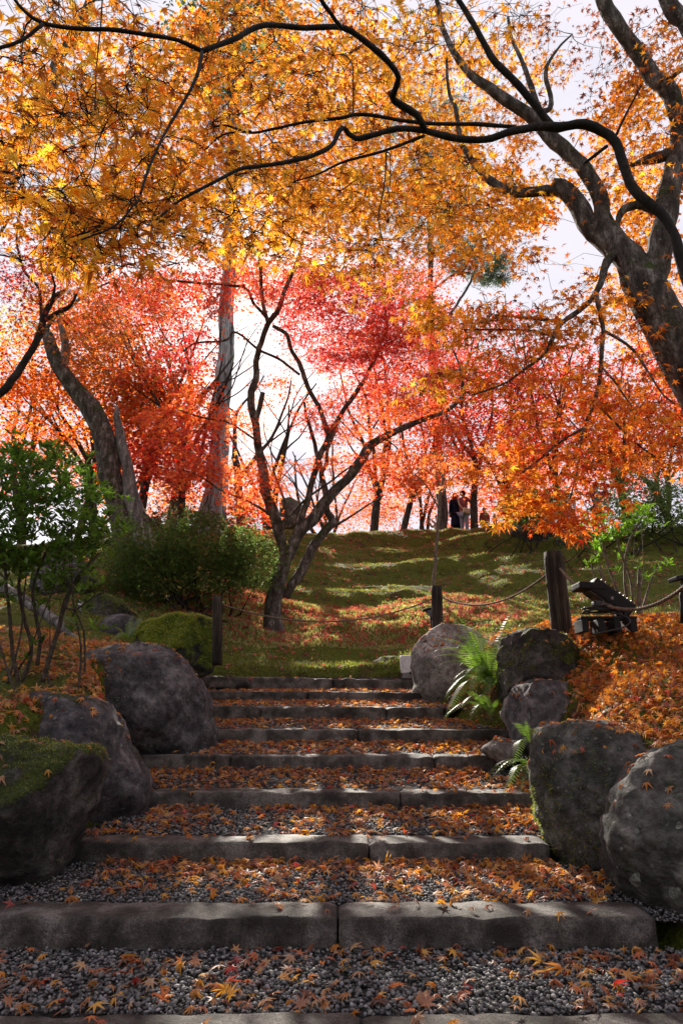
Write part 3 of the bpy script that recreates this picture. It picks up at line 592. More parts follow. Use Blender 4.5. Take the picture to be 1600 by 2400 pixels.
def tree(name, label, cat, branches, clusters, leaf=.07, bark=None, protos=P5, group=None, base=None, nparts=0, sides=10, lump=.22, lmat=None, flat=.16, tilt=.75, subtw=4, trunk_n=1, holes=None, extra=None, bmats=None, sag=.1):
    tr = [trace(b, sides=sides, lump=lump, seed=i * 2 + len(name)) for i, b in enumerate(branches)]
    b0 = tr[0][0][0] if base is None else np.array(base)
    root = empty(name, b0, label=label, cat=cat, group=group)
    for i, (P, R) in enumerate(tr):
        mx_ = R.max()
        sd_ = 16 if mx_ > .12 else 12 if mx_ > .05 else 8 if mx_ > .02 else 6
        link('trunk' if i < trunk_n else 'branch', tube_mesh('trunk' if i < trunk_n else 'branch', [tube(P, R, sd_, lump, i + 3)]), (bmats or {}).get(i, bark or M_bark), root)
    if clusters:
        P, R, C, L = pads_from(clusters)
        if holes is not None:
            px, py, _ = proj(P); keep = np.ones(len(P), bool)
            for (hx, hy, rx, ry, pr) in holes: keep &= ~((((px - hx) / rx) ** 2 + ((py - hy) / ry) ** 2 < 1) & (rng.random(len(P)) < pr))
            P, R, L = P[keep], R[keep], L[keep]; C = [c for c, k in zip(C, keep) if k]
        if extra is not None:
            P = np.vstack([P, extra[0]]); R = np.r_[R, extra[1]]; C = list(C) + list(extra[2]); L = np.r_[L, extra[3]]
        keep = open_to_sun(P); P, R, L = P[keep], R[keep], L[keep]; C = [c for c, k in zip(C, keep) if k]
        nodes = np.vstack([t[0] for t in tr]); nr = np.concatenate([t[1] for t in tr])
        k0 = int(len(tr[0][0]) * .35) if len(tr) == 1 else int(len(tr[0][0]) * .3)
        nodes, nr = nodes[k0:], nr[k0:]
        pl, rd = grow(nodes, nr, P, sag=sag)
        V1, F1 = batch_twigs(pl, rd, 4)
        a = rng.uniform(0, 2 * math.pi, (len(P), subtw)); rr = R[:, None] * rng.uniform(.5, 1, (len(P), subtw))
        end = P[:, None] + np.stack([np.cos(a) * rr, np.sin(a) * rr, rng.normal(-.12, .15, rr.shape) * rr], -1)
        st0 = P[:, None] * np.ones_like(end); mid = (st0 + end) / 2 + rng.normal(0, .04, end.shape) * R[:, None, None] + np.array([0, 0, .04]) * R[:, None, None]
        V2, F2 = batch_twigs(np.stack([st0, mid, end], 2).reshape(-1, 3, 3), np.tile([.002, .0015, .001], (len(P) * subtw, 1)) * max(1, leaf / .07), 3)
        link('twigs', fastmesh('twigs', np.vstack([V1, V2]), np.vstack([F1, F2 + len(V1)]), smooth=True), M_twig, root, kind='stuff')
        pos, A, N, sc, col = leaves_in_pads(P, R, C, L, leaf, flat, tilt)
        keep = np.ones(len(pos), bool)
        if nparts:
            px, py, d = proj(pos); inn = (px > 8) & (px < 1592) & (py > 8) & (py < 2392) & (d > .5)
            sz = np.where(inn, sc / d, 0); top = np.argsort(-sz)[:nparts]; keep[top] = False
            leaf_objects('leaf', protos, pos[top], A[top], N[top], sc[top], col[top], lmat or M_leaf, root)
        link('crown', scatter_mesh('crown', protos, pos[keep], A[keep], N[keep], sc[keep], col[keep]), lmat or M_leaf, root, kind='stuff')
    return root

def B(Y0, Y1, *pts):
    """branch helper: pts (px,py,hw) ; Y interpolated from Y0 to Y1"""
    n = len(pts); return [(p[0], p[1], Y0 + (Y1 - Y0) * i / (n - 1), p[2]) for i, p in enumerate(pts)]

# --- near maple: dark overhead limbs, golden leaves (trunk stands just outside the right edge)
T2b = [
 B(3.10, 3.10, (1850, 1700, 29.24), (1760, 1200, 27.52), (1700, 900, 24.08), (1640, 720, 19.78), (1603, 627, 12.90), (1586, 551, 11.18), (1555, 500, 11.18), (1514, 469, 12.04), (1478, 434, 12.04), (1458, 388, 11.18), (1443, 337, 11.18), (1412, 311, 11.18), (1371, 296, 11.18), (1310, 301, 10.32), (1259, 301, 9.46), (1208, 311, 9.03), (1157, 327, 8.60), (1086, 327, 8.17), (1030, 316, 7.74), (994, 306, 7.31)),
 B(3.10, 2.66, (994, 306, 6.88), (930, 302, 6.88), (840, 325, 6.45), (815, 303, 6.02), (800, 306, 6.02), (775, 342, 5.59), (714, 367, 5.16), (612, 388, 4.73), (561, 398, 4.30), (490, 434, 3.87), (423, 469, 3.44), (367, 515, 2.58)),
 B(3.10, 2.38, (994, 306, 7.74), (978, 270, 8.17), (925, 232, 8.17), (924, 212, 8.17), (932, 180, 7.74), (907, 143, 7.31), (851, 97, 6.88), (800, 68, 6.88), (714, 69, 6.02), (622, 56, 6.45), (561, 87, 6.02), (474, 120, 6.02)),
 B(2.38, 2.09, (474, 120, 5.59), (418, 94, 4.73), (357, 82, 4.73), (255, 66, 4.73), (153, 64, 4.73), (102, 56, 4.73), (61, 31, 4.30), (31, -5, 3.87), (-10, -60, 3.44)),
 B(2.09, 2.02, (102, 56, 4.30), (51, 92, 3.87), (0, 110, 4.30), (-60, 125, 4.30)),
 B(2.59, 2.38, (800, 66, 5.16), (775, 30, 5.16), (750, -5, 5.16), (720, -60, 4.30)),
 B(2.38, 2.16, (474, 120, 5.16), (459, 180, 4.30), (418, 255, 3.87), (380, 320, 3.44), (347, 400, 3.44), (330, 455, 3.01)),
 B(2.16, 2.09, (325, 470, 2.58), (310, 485, 2.58), (270, 530, 2.58), (190, 562, 2.15)),
 B(3.17, 3.02, (1208, 298, 4.73), (1127, 291, 4.73), (1004, 288, 4.30), (851, 270, 4.30), (800, 278, 3.87), (714, 286, 3.44), (638, 301, 3.01), (582, 309, 3.01), (531, 293, 2.58), (500, 298, 2.15)),
 B(3.02, 3.02, (590, 308, 2.58), (540, 312, 2.15), (510, 325, 2.15), (480, 352, 1.72)),
 B(3.10, 3.17, (994, 318, 3.87), (902, 352, 3.44), (800, 383, 3.01), (740, 410, 2.15), (690, 425, 1.72)),
 B(3.10, 2.88, (1290, 295, 9.46), (1259, 255, 9.03), (1223, 214, 8.60), (1178, 163, 8.17), (1152, 133, 7.74), (1127, 87, 6.88), (1101, 41, 6.45), (1070, -5, 6.02), (1040, -60, 5.16)),
 B(3.10, 3.02, (1443, 316, 3.44), (1468, 265, 2.58), (1489, 224, 2.15), (1502, 200, 1.72)),
 B(3.10, 3.24, (1422, 342, 4.30), (1395, 362, 3.87), (1366, 385, 3.01)),
 B(2.45, 2.30, (240, 0, 1.89), (236, 80, 1.89), (228, 180, 1.72), (222, 270, 1.72)),
 B(3.02, 2.88, (905, 355, 2.15), (900, 430, 1.72), (885, 500, 1.72), (895, 560, 1.38)),
]
T2c = [
 (120, 120, 260, 200, 2.97, .5, 60, 'gold', 0.22, 11), (200, 380, 230, 180, 2.77, .5, 60, 'gold', 0.20, 10), (300, 540, 200, 100, 2.77, .4, 30, 'gold', 0.17, 9), (110, 580, 90, 60, 2.57, .3, 12, 'gold', 0.13, 6),
 (480, 250, 260, 240, 3.57, .7, 70, 'gold', 0.24, 11), (560, 480, 240, 110, 3.67, .7, 34, 'gold', 0.22, 11), (740, 120, 260, 150, 3.87, .8, 46, 'gold', 0.24, 13),
 (800, 420, 240, 170, 4.47, .8, 46, 'gold', 0.24, 13), (1080, 60, 160, 80, 3.67, .4, 12, 'gold', 0.19, 9), (1050, 420, 160, 130, 4.67, .6, 26, 'gold', 0.22, 11), (620, 580, 90, 60, 3.47, .3, 8, 'gold', 0.17, 9), (40, 330, 130, 260, 2.57, .4, 26, 'gold', 0.17, 7),
 (1000, 150, 120, 120, 4.27, .6, 14, 'gold', 0.20, 11), (850, 600, 110, 60, 4.27, .5, 10, 'gold', 0.19, 10),
]
tree('near_maple', 'nearest maple whose dark bare limbs cross the top of the picture under golden leaves', 'tree', T2b, T2c, leaf=.082, extra=world_pads(46, -3.5, 4.5, -3.0, 1.3, 2.8, 4.4, 'gold', .42, 24), bark=M_barkd, protos=P7S, nparts=300, lump=.32, subtw=7,  # extra pads: unseen crown over and behind the camera, added to block sky light
     holes=[(100, 230, 60, 60, .8), (1150, 200, 60, 120, .5), (20, 20, 60, 90, .5), (20, 560, 70, 90, .85)])
# --- big maple at the right edge
T1b = [
 B(6.0, 6.0, (1800, 1360, 60), (1745, 1180, 56), (1690, 1040, 52), (1640, 930, 50), (1597, 835, 50), (1560, 760, 51), (1520, 690, 50), (1490, 640, 40)),
 B(6.0, 6.3, (1520, 700, 42), (1483, 622, 37), (1440, 565, 29), (1412, 520, 20), (1402, 459, 18), (1376, 408, 18.5), (1336, 362, 18), (1290, 316, 17), (1239, 270, 15), (1188, 235, 13.5), (1147, 204, 11), (1106, 173, 9), (1075, 138, 7.5), (1050, 92, 6.5), (1030, 30, 5.5), (1015, -40, 5)),
 B(6.1, 6.3, (1450, 590, 30), (1392, 546, 24), (1361, 495, 22), (1330, 454, 20), (1312, 436, 17), (1300, 425, 8)),
 B(6.3, 6.6, (1335, 452, 14), (1290, 447, 12), (1239, 455, 12.5), (1198, 451, 12.5), (1157, 428, 10), (1116, 388, 8), (1091, 352, 7), (1080, 326, 6), (1065, 255, 5), (1050, 214, 4), (1045, 130, 3)),
 B(6.0, 5.6, (1520, 700, 40), (1540, 622, 31), (1550, 536, 28), (1568, 459, 26), (1582, 383, 24), (1596, 345, 20), (1583, 286, 17), (1552, 204, 21), (1509, 148, 17), (1468, 92, 17), (1438, 46, 17), (1417, 0, 16.5), (1395, -60, 16)),
 B(5.9, 5.8, (1590, 352, 16), (1560, 362, 15), (1520, 374, 13), (1500, 379, 8), (1478, 388, 4), (1440, 400, 2)),
 B(6.0, 6.0, (1560, 500, 14), (1520, 485, 14), (1495, 480, 11), (1463, 492, 9), (1449, 520, 6), (1447, 553, 4)),
 B(4.9, 4.9, (1700, 200, 24), (1620, 70, 20), (1575, 20, 18), (1545, -40, 16)),
 B(5.6, 5.5, (1562, 190, 6), (1585, 172, 5), (1620, 150, 5)),
 B(6.0, 5.8, (1445, 590, 10), (1425, 612, 10), (1402, 680, 7), (1366, 722, 6.5), (1315, 758, 6), (1290, 804, 5), (1269, 835, 4), (1223, 870, 3.2), (1178, 900, 2.6), (1106, 926, 2)),
 B(5.85, 5.7, (1290, 785, 4), (1223, 773, 3.2), (1157, 771, 2.6), (1086, 773, 2)),
 B(5.85, 5.8, (1315, 752, 4), (1249, 748, 3), (1157, 738, 2)),
 B(5.9, 5.6, (1397, 695, 6), (1404, 730, 5.5), (1412, 775, 5), (1405, 855, 5), (1392, 937, 5), (1366, 1003, 4), (1359, 1044, 3), (1351, 1110, 2.4), (1335, 1170, 1.8)),
 B(5.7, 5.6, (1390, 940, 3.5), (1433, 983, 3), (1489, 1039, 2.4), (1550, 1080, 2)),
 B(5.8, 5.4, (1412, 775, 4), (1484, 819, 3.4), (1530, 886, 2.6), (1565, 932, 2.2), (1620, 970, 2)),
 B(5.6, 5.5, (1366, 1003, 3.4), (1310, 1039, 2.8), (1234, 1100, 2.2), (1183, 1131, 1.8)),
 B(5.7, 5.6, (1405, 855, 3), (1438, 896, 2.6), (1479, 952, 2)),
 B(6.1, 6.3, (1270, 280, 7), (1240, 180, 6), (1225, 140, 5), (1200, 90, 4), (1190, 40, 3)),
 B(6.3, 6.4, (1268, 265, 6), (1290, 245, 6), (1275, 170, 5), (1300, 120, 3), (1340, 80, 2)),
]
T1c = [
 (1100, 200, 200, 190, 7.5, 1.2, 60, 'gold', 0.27, 27), (900, 330, 260, 260, 8.2, 1.4, 120, 'gold', 0.31, 32), (650, 200, 300, 210, 8.4, 1.5, 110, 'amber', 0.31, 32), (300, 250, 300, 230, 8.0, 1.6, 110, 'amber', 0.31, 31), (100, 450, 150, 120, 7, 1, 30, 'amber', 0.27, 27),
 (500, 480, 300, 130, 7.5, 1.3, 70, 'gold', 0.29, 31), (780, 560, 200, 100, 7.6, 1.0, 46, 'gold', 0.27, 29), (1050, 480, 190, 130, 6.8, .9, 60, 'gold', 0.25, 27), (1240, 470, 90, 90, 6.6, .6, 22, 'gold', 0.22, 21),
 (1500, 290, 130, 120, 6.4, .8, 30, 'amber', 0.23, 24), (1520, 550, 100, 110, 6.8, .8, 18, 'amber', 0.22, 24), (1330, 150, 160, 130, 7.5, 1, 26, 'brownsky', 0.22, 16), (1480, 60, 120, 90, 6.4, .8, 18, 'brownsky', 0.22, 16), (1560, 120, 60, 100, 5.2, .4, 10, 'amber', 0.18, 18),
 (1200, 350, 120, 90, 7.2, .8, 14, 'amber', 0.22, 21), (1450, 400, 110, 70, 6.4, .6, 18, 'amber', 0.22, 22), (900, 680, 80, 60, 6.6, .6, 10, 'gold', 0.20, 22), (1150, 600, 110, 60, 6.6, .7, 18, 'amber', 0.20, 21),
 # low hanging sprays
 (1190, 1160, 90, 46, 5.6, .35, 14, 'gold', .14, 17), (1290, 1150, 90, 60, 5.5, .35, 13, 'orange', .14, 17), (1350, 1205, 90, 40, 5.4, .3, 9, 'orange', .13, 17), (1130, 1215, 60, 26, 5.6, .3, 6, 'gold', .12, 15),
 (1180, 760, 210, 60, 6.0, .5, 40, 'amber', .22, 22), (1010, 745, 60, 40, 6.0, .4, 8, 'gold', .2, 19), (1400, 700, 140, 60, 6.2, .6, 21, 'amber', .22, 21), (1240, 880, 190, 80, 6.1, .6, 36, 'orange', .22, 21), (1060, 900, 90, 60, 6.0, .5, 10, 'gold', .2, 19),
 (1500, 880, 140, 120, 6.0, .8, 31, 'orange', .22, 19), (1330, 1000, 150, 80, 5.8, .5, 24, 'orange', .2, 19), (1180, 1110, 120, 70, 5.7, .4, 21, 'orange', .17, 19), (1100, 1190, 50, 40, 5.6, .3, 6, 'orange', .14, 15), (1350, 1130, 120, 90, 5.5, .4, 21, 'orange', .17, 18), (1320, 1220, 70, 30, 5.4, .3, 5, 'orange', .14, 15),
 (1510, 1040, 110, 80, 5.8, .6, 18, 'orange', .2, 18), (1560, 1000, 60, 100, 5.4, .4, 10, 'orange', .2, 18), (1240, 620, 60, 50, 6.4, .5, 5, 'amber', .18, 14),
]
tree('big_maple', 'large maple with a thick mossy forked trunk at the right edge and low orange sprays', 'tree', T1b, T1c, leaf=.086, extra=world_pads(90, 2.8, 8, -1, 8, 3.2, 6.5, 'amber', .5, 34), bark=M_barkm, protos=P5S, nparts=300, lump=.3, subtw=4,  # extra pads: crown out of view, added to cut down sky light
     holes=[(1330, 555, 70, 60, 1), (1180, 640, 60, 60, .8), (1300, 230, 70, 60, .8), (1430, 130, 60, 60, .5), (1240, 380, 60, 40, .6), (100, 220, 60, 60, .8), (900, 760, 60, 60, 1), (20, 560, 80, 90, .9), (1075, 1190, 70, 70, .9), (1400, 1150, 34, 50, .8), (1340, 1165, 30, 30, .6)])

# --- middle maple with several stems
T3b = [
 B(12.5, 12.5, (640, 1510, 30.24), (640, 1485, 26.88), (640, 1440, 21.00), (648, 1380, 18.48), (660, 1330, 16.80), (677, 1290, 14.28), (702, 1251, 13.44), (721, 1230, 14.28), (740, 1206, 14.28), (766, 1172, 13.44), (791, 1143, 12.18), (809, 1126, 11.34), (847, 1077, 11.76), (863, 1046, 10.50), (900, 1023, 8.40), (922, 1013, 7.56), (979, 988, 6.44), (1024, 972, 5.06), (1060, 952, 4.14), (1086, 916, 3.68), (1078, 865, 2.76), (1055, 804, 1.84)),
 B(12.5, 12.1, (668, 1320, 10.92), (660, 1275, 11.76), (650, 1230, 12.60), (640, 1200, 13.44), (631, 1170, 12.18), (622, 1143, 11.34), (616, 1096, 10.50), (602, 1046, 9.66), (595, 981, 8.82), (589, 920, 8.40), (598, 893, 7.56), (602, 839, 6.90), (618, 790, 6.44), (629, 755, 6.44), (652, 725, 5.98), (664, 686, 5.52), (683, 644, 4.60), (698, 606, 4.14), (710, 560, 3.22)),
 B(12.1, 12.0, (629, 758, 5.06), (618, 713, 4.60), (610, 637, 4.14), (604, 580, 3.22)),
 B(12.1, 12.0, (600, 985, 6.44), (606, 960, 6.44), (616, 920, 5.98)),
 B(12.1, 11.6, (629, 751, 4.14), (598, 713, 3.68), (574, 675, 3.22), (530, 669, 2.94), (434, 661, 2.76), (388, 656, 2.30), (372, 636, 1.84)),
 B(12.2, 11.8, (702, 878, 3.13), (650, 840, 3.13), (606, 820, 3.13), (568, 786, 2.76), (545, 778, 2.76), (526, 797, 2.76), (460, 805, 2.21), (430, 824, 1.84)),
 B(12.5, 12.6, (700, 1245, 10.08), (711, 1206, 7.98), (719, 1181, 7.56), (730, 1134, 7.14), (744, 1077, 7.14), (771, 1019, 7.56), (790, 985, 5.98), (817, 943, 5.52), (851, 893, 5.52), (874, 843, 4.60), (889, 805, 4.14), (907, 758, 3.68), (887, 735, 1.84)),
 B(12.6, 12.6, (771, 1019, 6.44), (765, 1008, 5.98), (752, 962, 5.52), (725, 916, 5.52), (706, 862, 5.52), (683, 820, 4.60), (671, 786, 4.60), (640, 764, 4.14)),
 B(12.6, 12.9, (668, 1400, 10.08), (685, 1372, 11.76), (704, 1344, 11.76), (735, 1278, 10.92), (758, 1245, 10.08), (778, 1226, 10.08), (767, 1205, 7.56), (762, 1168, 7.14), (757, 1134, 7.36), (752, 1096, 5.52), (736, 1038, 4.60), (721, 981, 3.68), (713, 943, 2.76)),
 B(12.9, 13.0, (752, 1110, 4.60), (765, 1088, 4.60), (768, 1050, 3.68), (790, 1000, 2.76)),
 B(12.5, 12.5, (655, 1230, 4.14), (668, 1216, 3.68), (690, 1197, 3.22), (712, 1173, 2.94), (745, 1148, 2.76), (785, 1120, 2.30), (840, 1080, 1.84)),
 B(12.5, 12.3, (669, 1212, 3.22), (669, 1181, 2.94), (660, 1153, 2.76), (652, 1130, 2.30), (640, 1100, 1.84)),
 B(12.4, 12.0, (632, 1206, 3.68), (600, 1185, 3.13), (568, 1168, 2.76), (510, 1145, 2.58), (465, 1115, 2.02), (420, 1100, 1.66)),
 B(12.2, 11.9, (597, 1030, 2.76), (587, 1023, 2.76), (530, 989, 2.39), (468, 977, 2.02), (420, 960, 1.66)),
 B(12.5, 12.4, (780, 1235, 3.68), (830, 1205, 2.58), (870, 1180, 2.02), (900, 1160, 1.47)),
 B(12.5, 12.5, (895, 812, 2.76), (930, 790, 2.39), (955, 740, 1.84), (985, 700, 1.47)),
]
T3c = [(800, 750, 170, 110, 12.5, 1.3, 80, 'crimson', .38, 66), (900, 850, 150, 120, 12.6, 1.3, 80, 'red', .38, 66), (620, 650, 150, 50, 12.3, 1.1, 44, 'red', .36, 44), (560, 720, 90, 70, 12, 1, 14, 'scarlet', .34, 34), (680, 780, 70, 70, 12.3, 1, 14, 'red', .3, 34), (830, 1040, 110, 50, 12.8, 1, 16, 'scarlet', .32, 40), (740, 700, 100, 60, 12.4, 1, 24, 'red', .36, 50), (980, 700, 90, 80, 12.8, 1, 26, 'scarlet', .36, 50),
       (430, 700, 120, 60, 11.8, .9, 30, 'red', .36, 42), (440, 830, 100, 60, 11.8, .8, 20, 'crimson', .34, 40), (460, 980, 120, 70, 11.9, .9, 40, 'scarlet', .38, 54), (520, 1120, 140, 60, 12, .9, 34, 'scarlet', .36, 54), (440, 1060, 90, 60, 12, .8, 24, 'red', .36, 50),
       (760, 960, 70, 50, 12.6, .8, 12, 'red', .3, 40), (880, 980, 120, 50, 12.7, 1, 22, 'scarlet', .34, 46), (720, 1085, 110, 12, 12.6, .5, 9, 'scarlet', .28, 34), (1040, 860, 60, 80, 12.8, .8, 16, 'red', .34, 44), (640, 1150, 40, 40, 12.2, .4, 4, 'scarlet', .2, 24)]
tree('multi_stem_maple', 'many stemmed red maple rooted in the moss behind the top step', 'tree', T3b, T3c, leaf=.085, bark=M_barkm, protos=P5, lump=.17, trunk_n=2, holes=[(590, 800, 70, 110, .9), (700, 800, 50, 60, .4), (505, 1020, 34, 60, .7), (495, 1190, 46, 60, 1), (518, 870, 36, 110, .95)])

# --- leaning old trunk on the left with dead wood
T4b = [
 B(14.6, 14.6, (310, 1330, 38), (304, 1284, 33), (286, 1212, 29), (266, 1136, 27), (250, 1059, 27), (226, 983, 25), (192, 932, 21), (153, 880, 18), (128, 835, 16), (112, 789, 13), (97, 765, 10)),
 B(14.5, 14.5, (345, 1310, 32), (335, 1270, 28), (330, 1230, 24), (312, 1170, 17), (300, 1110, 14), (288, 1050, 12), (277, 1000, 10), (274, 952, 4)),
 B(14.5, 14.5, (325, 1245, 22), (340, 1225, 21), (352, 1212, 19)),
 B(14.6, 14.5, (152, 880, 8), (150, 840, 10), (154, 800, 9), (145, 770, 7), (136, 750, 4)),
 B(14.6, 14.2, (106, 775, 6), (130, 745, 5), (168, 717, 4.5), (200, 690, 3), (260, 660, 2)),
]
T4c = [(230, 800, 130, 80, 14.2, 1, 22, 'rust', .5, 60), (300, 700, 140, 60, 14, 1, 22, 'rust', .45, 60)]
tree('leaning_maple', 'old thick trunk leaning left with pale split dead wood behind the left shrubs', 'tree', T4b, T4c, leaf=.1, bark=M_barkm, protos=P5, lump=.34, trunk_n=1, bmats={1: M_dead, 3: M_dead})
# --- dark branch entering from the left edge
T6b = [
 B(9.2, 9.2, (-330, 1420, 26), (-250, 1200, 22), (-140, 1030, 14), (-60, 972, 9), (0, 926, 8.5), (31, 896, 9), (66, 840, 8), (92, 779, 8), (107, 733, 7), (128, 697, 6), (153, 682, 4)),
 B(9.2, 9.3, (97, 760, 5), (98, 720, 4), (92, 676, 3.5), (60, 640, 3), (46, 600, 3), (40, 540, 2.6), (60, 440, 2)),
 B(9.2, 9.2, (100, 755, 5), (130, 735, 5), (165, 715, 4), (180, 690, 3)),
 B(9.2, 9.1, (122, 705, 4), (128, 670, 3), (122, 640, 2.4), (118, 600, 2)),
]
T6c = [(60, 640, 110, 80, 9.3, .8, 24, 'crimson', .3, 26), (120, 720, 90, 50, 9.4, .7, 10, 'rust', .28, 30), (200, 640, 80, 60, 9.5, .6, 16, 'orange', .28, 34)]
tree('edge_maple', 'dark branched maple reaching in from the left edge above the green shrub', 'tree', T6b, T6c, leaf=.075, bark=M_barkd, protos=P5)
T7b = [B(13, 13, (-170, 1150, 30), (-120, 800, 28), (-60, 550, 24), (10, 390, 20), (61, 306, 14), (95, 250, 19), (122, 194, 17), (148, 122, 10), (172, 80, 12), (204, 30, 10), (235, -50, 8)),
       B(13, 13, (75, 285, 5), (130, 290, 4), (170, 330, 3)), B(13, 13, (104, 240, 6), (160, 275, 3), (230, 270, 3))]
T7c = [(150, 300, 100, 40, 13, .8, 16, 'pine', .3, 60), (110, 480, 80, 60, 13, .8, 14, 'pine', .3, 50), (560, 125, 90, 50, 13.5, 1, 12, 'pine', .3, 60)]
tree('mossy_evergreen', 'dark mossy evergreen trunk showing through golden leaves at the upper left', 'tree', T7b, T7c, leaf=.07, bark=M_barkm, protos=PR, lmat=M_green, lump=.35)

# --- tall conifer
cb = [B(19.5, 19.5, (490, 1262, 44), (493, 1240, 38), (500, 1205, 32), (504, 1180, 28), (510, 1096, 23), (516, 1020, 21), (520, 943, 20), (526, 860, 18.5), (530, 790, 17.5), (533, 675, 16), (537, 617, 15), (544, 400, 13), (552, 100, 10), (560, -200, 6), (566, -420, 3))]
P_, R_ = trace(cb[0], step=.12)
root = empty('tall_conifer', P_[0], label='tall straight conifer with pale grey furrowed bark left of the sun', cat='tree')
P_[:, :2] = (P_[0, :2] + (P_[:, :2] - P_[0, :2]) * 1.0)
link('trunk', tube_mesh('trunk', [tube(P_, R_, 48, .10, 2, flute=.5)]), M_conif, root)
pd, pR, pC, pL = pads_from([(545, 60, 150, 180, 19.5, 1.6, 70, 'pine', .6, 70), (560, -250, 110, 200, 19.5, 1.4, 50, 'pine', .6, 60)])
pl, rd = grow(P_[int(len(P_) * .5):], R_[int(len(P_) * .5):], pd, sag=-.08); v1, f1 = batch_twigs(pl, rd * 2.0, 4)
link('twigs', fastmesh('twigs', v1, f1, smooth=True), M_twig, root, kind='stuff')
a_ = leaves_in_pads(pd, pR, pC, pL, .2); link('crown', scatter_mesh('crown', PR, *a_), M_green, root, kind='stuff')
# --- pine behind the people
def pine(name, label, tr, clusters, limbs):
    P, R = trace(tr[0]); root = empty(name, P[0], label=label, cat='tree')
    link('trunk', tube_mesh('trunk', [tube(P, R, 20, .14, 4, flute=.2)]), M_pine, root)
    nodes = [P[int(len(P) * .55):]]; nr = [R[int(len(P) * .55):]]
    for lb in limbs:
        q, r = trace(lb); link('branch', tube_mesh('branch', [tube(q, r, 8, .1, 3)]), M_pine, root); nodes.append(q); nr.append(r)
    pd, pR, pC, pL = pads_from(clusters); pl, rd = grow(np.vstack(nodes), np.concatenate(nr), pd); v1, f1 = batch_twigs(pl, rd * 1.6, 4)
    link('twigs', fastmesh('twigs', v1, f1, smooth=True), M_twig, root, kind='stuff')
    n = int(pL.sum()); idx = np.repeat(np.arange(len(pd)), pL); pos = pd[idx] + rng.normal(0, 1, (n, 3)) * pR[idx][:, None] * np.array([.55, .55, .22])
    A = norm(rng.normal(0, 1, (n, 3)) + np.array([0, 0, .8])); link('crown', scatter_mesh('crown', PB, pos, A, rng.normal(0, 1, (n, 3)), rng.uniform(.12, .22, n) * 1.3, palette('pine', n)), M_green, root, kind='stuff')
pine('tall_pine', 'slender tall pine on the crest beside the visitors, green needles above the red leaves',
     [B(25.5, 25.5, (1040, 1290, 14), (1037, 1243, 13), (1035, 1176, 12), (1027, 1059, 10), (1019, 932, 9), (1012, 804, 8), (1009, 690, 6.5), (1008, 587, 5.5), (1005, 510, 5), (1000, 400, 4), (995, 250, 3))],
     [(1115, 612, 75, 34, 24, 1.4, 34, 'pine', .34, 110), (1160, 655, 44, 14, 24, 1, 12, 'pine', .3, 110), (1050, 560, 70, 40, 24, 1.4, 20, 'pine', .34, 110), (1000, 480, 90, 60, 24, 1.4, 22, 'pine', .5, 200), (1000, 300, 110, 110, 24, 1.6, 30, 'pine', .6, 200)],
     [B(24, 24, (1010, 800, 4), (1085, 690, 3), (1110, 640, 2.6), (1125, 600, 2)), B(24, 24, (1010, 680, 3), (1080, 640, 2.4), (1150, 655, 1.8)), B(24, 24, (1006, 540, 2.4), (960, 528, 2), (930, 520, 1.4)), B(24, 24, (1006, 545, 2.4), (1060, 530, 1.6))])
# --- thin pale sapling behind the middle post
tree('maple_sapling', 'thin pale stemmed young maple rising behind the middle rope post', 'tree',
     [B(13.6, 13.6, (1014, 1420, 4.5), (1016, 1369, 4.2), (1020, 1293, 3.8), (1026, 1240, 3.6), (1029, 1190, 3.2), (1034, 1140, 3), (1040, 1110, 2.4)), B(13.6, 13.4, (1030, 1165, 2), (1060, 1120, 1.8), (1085, 1090, 1.3)), B(13.6, 13.7, (1027, 1190, 2), (1000, 1140, 1.8), (970, 1110, 1.3))],
     [(1000, 1110, 90, 45, 13.6, .7, 40, 'coral', .26, 44), (1070, 1080, 60, 40, 13.6, .6, 16, 'orange', .24, 44), (930, 1150, 50, 30, 13.7, .5, 9, 'coral', .22, 36)], leaf=.07, bark=M_pale_stem, protos=P5)

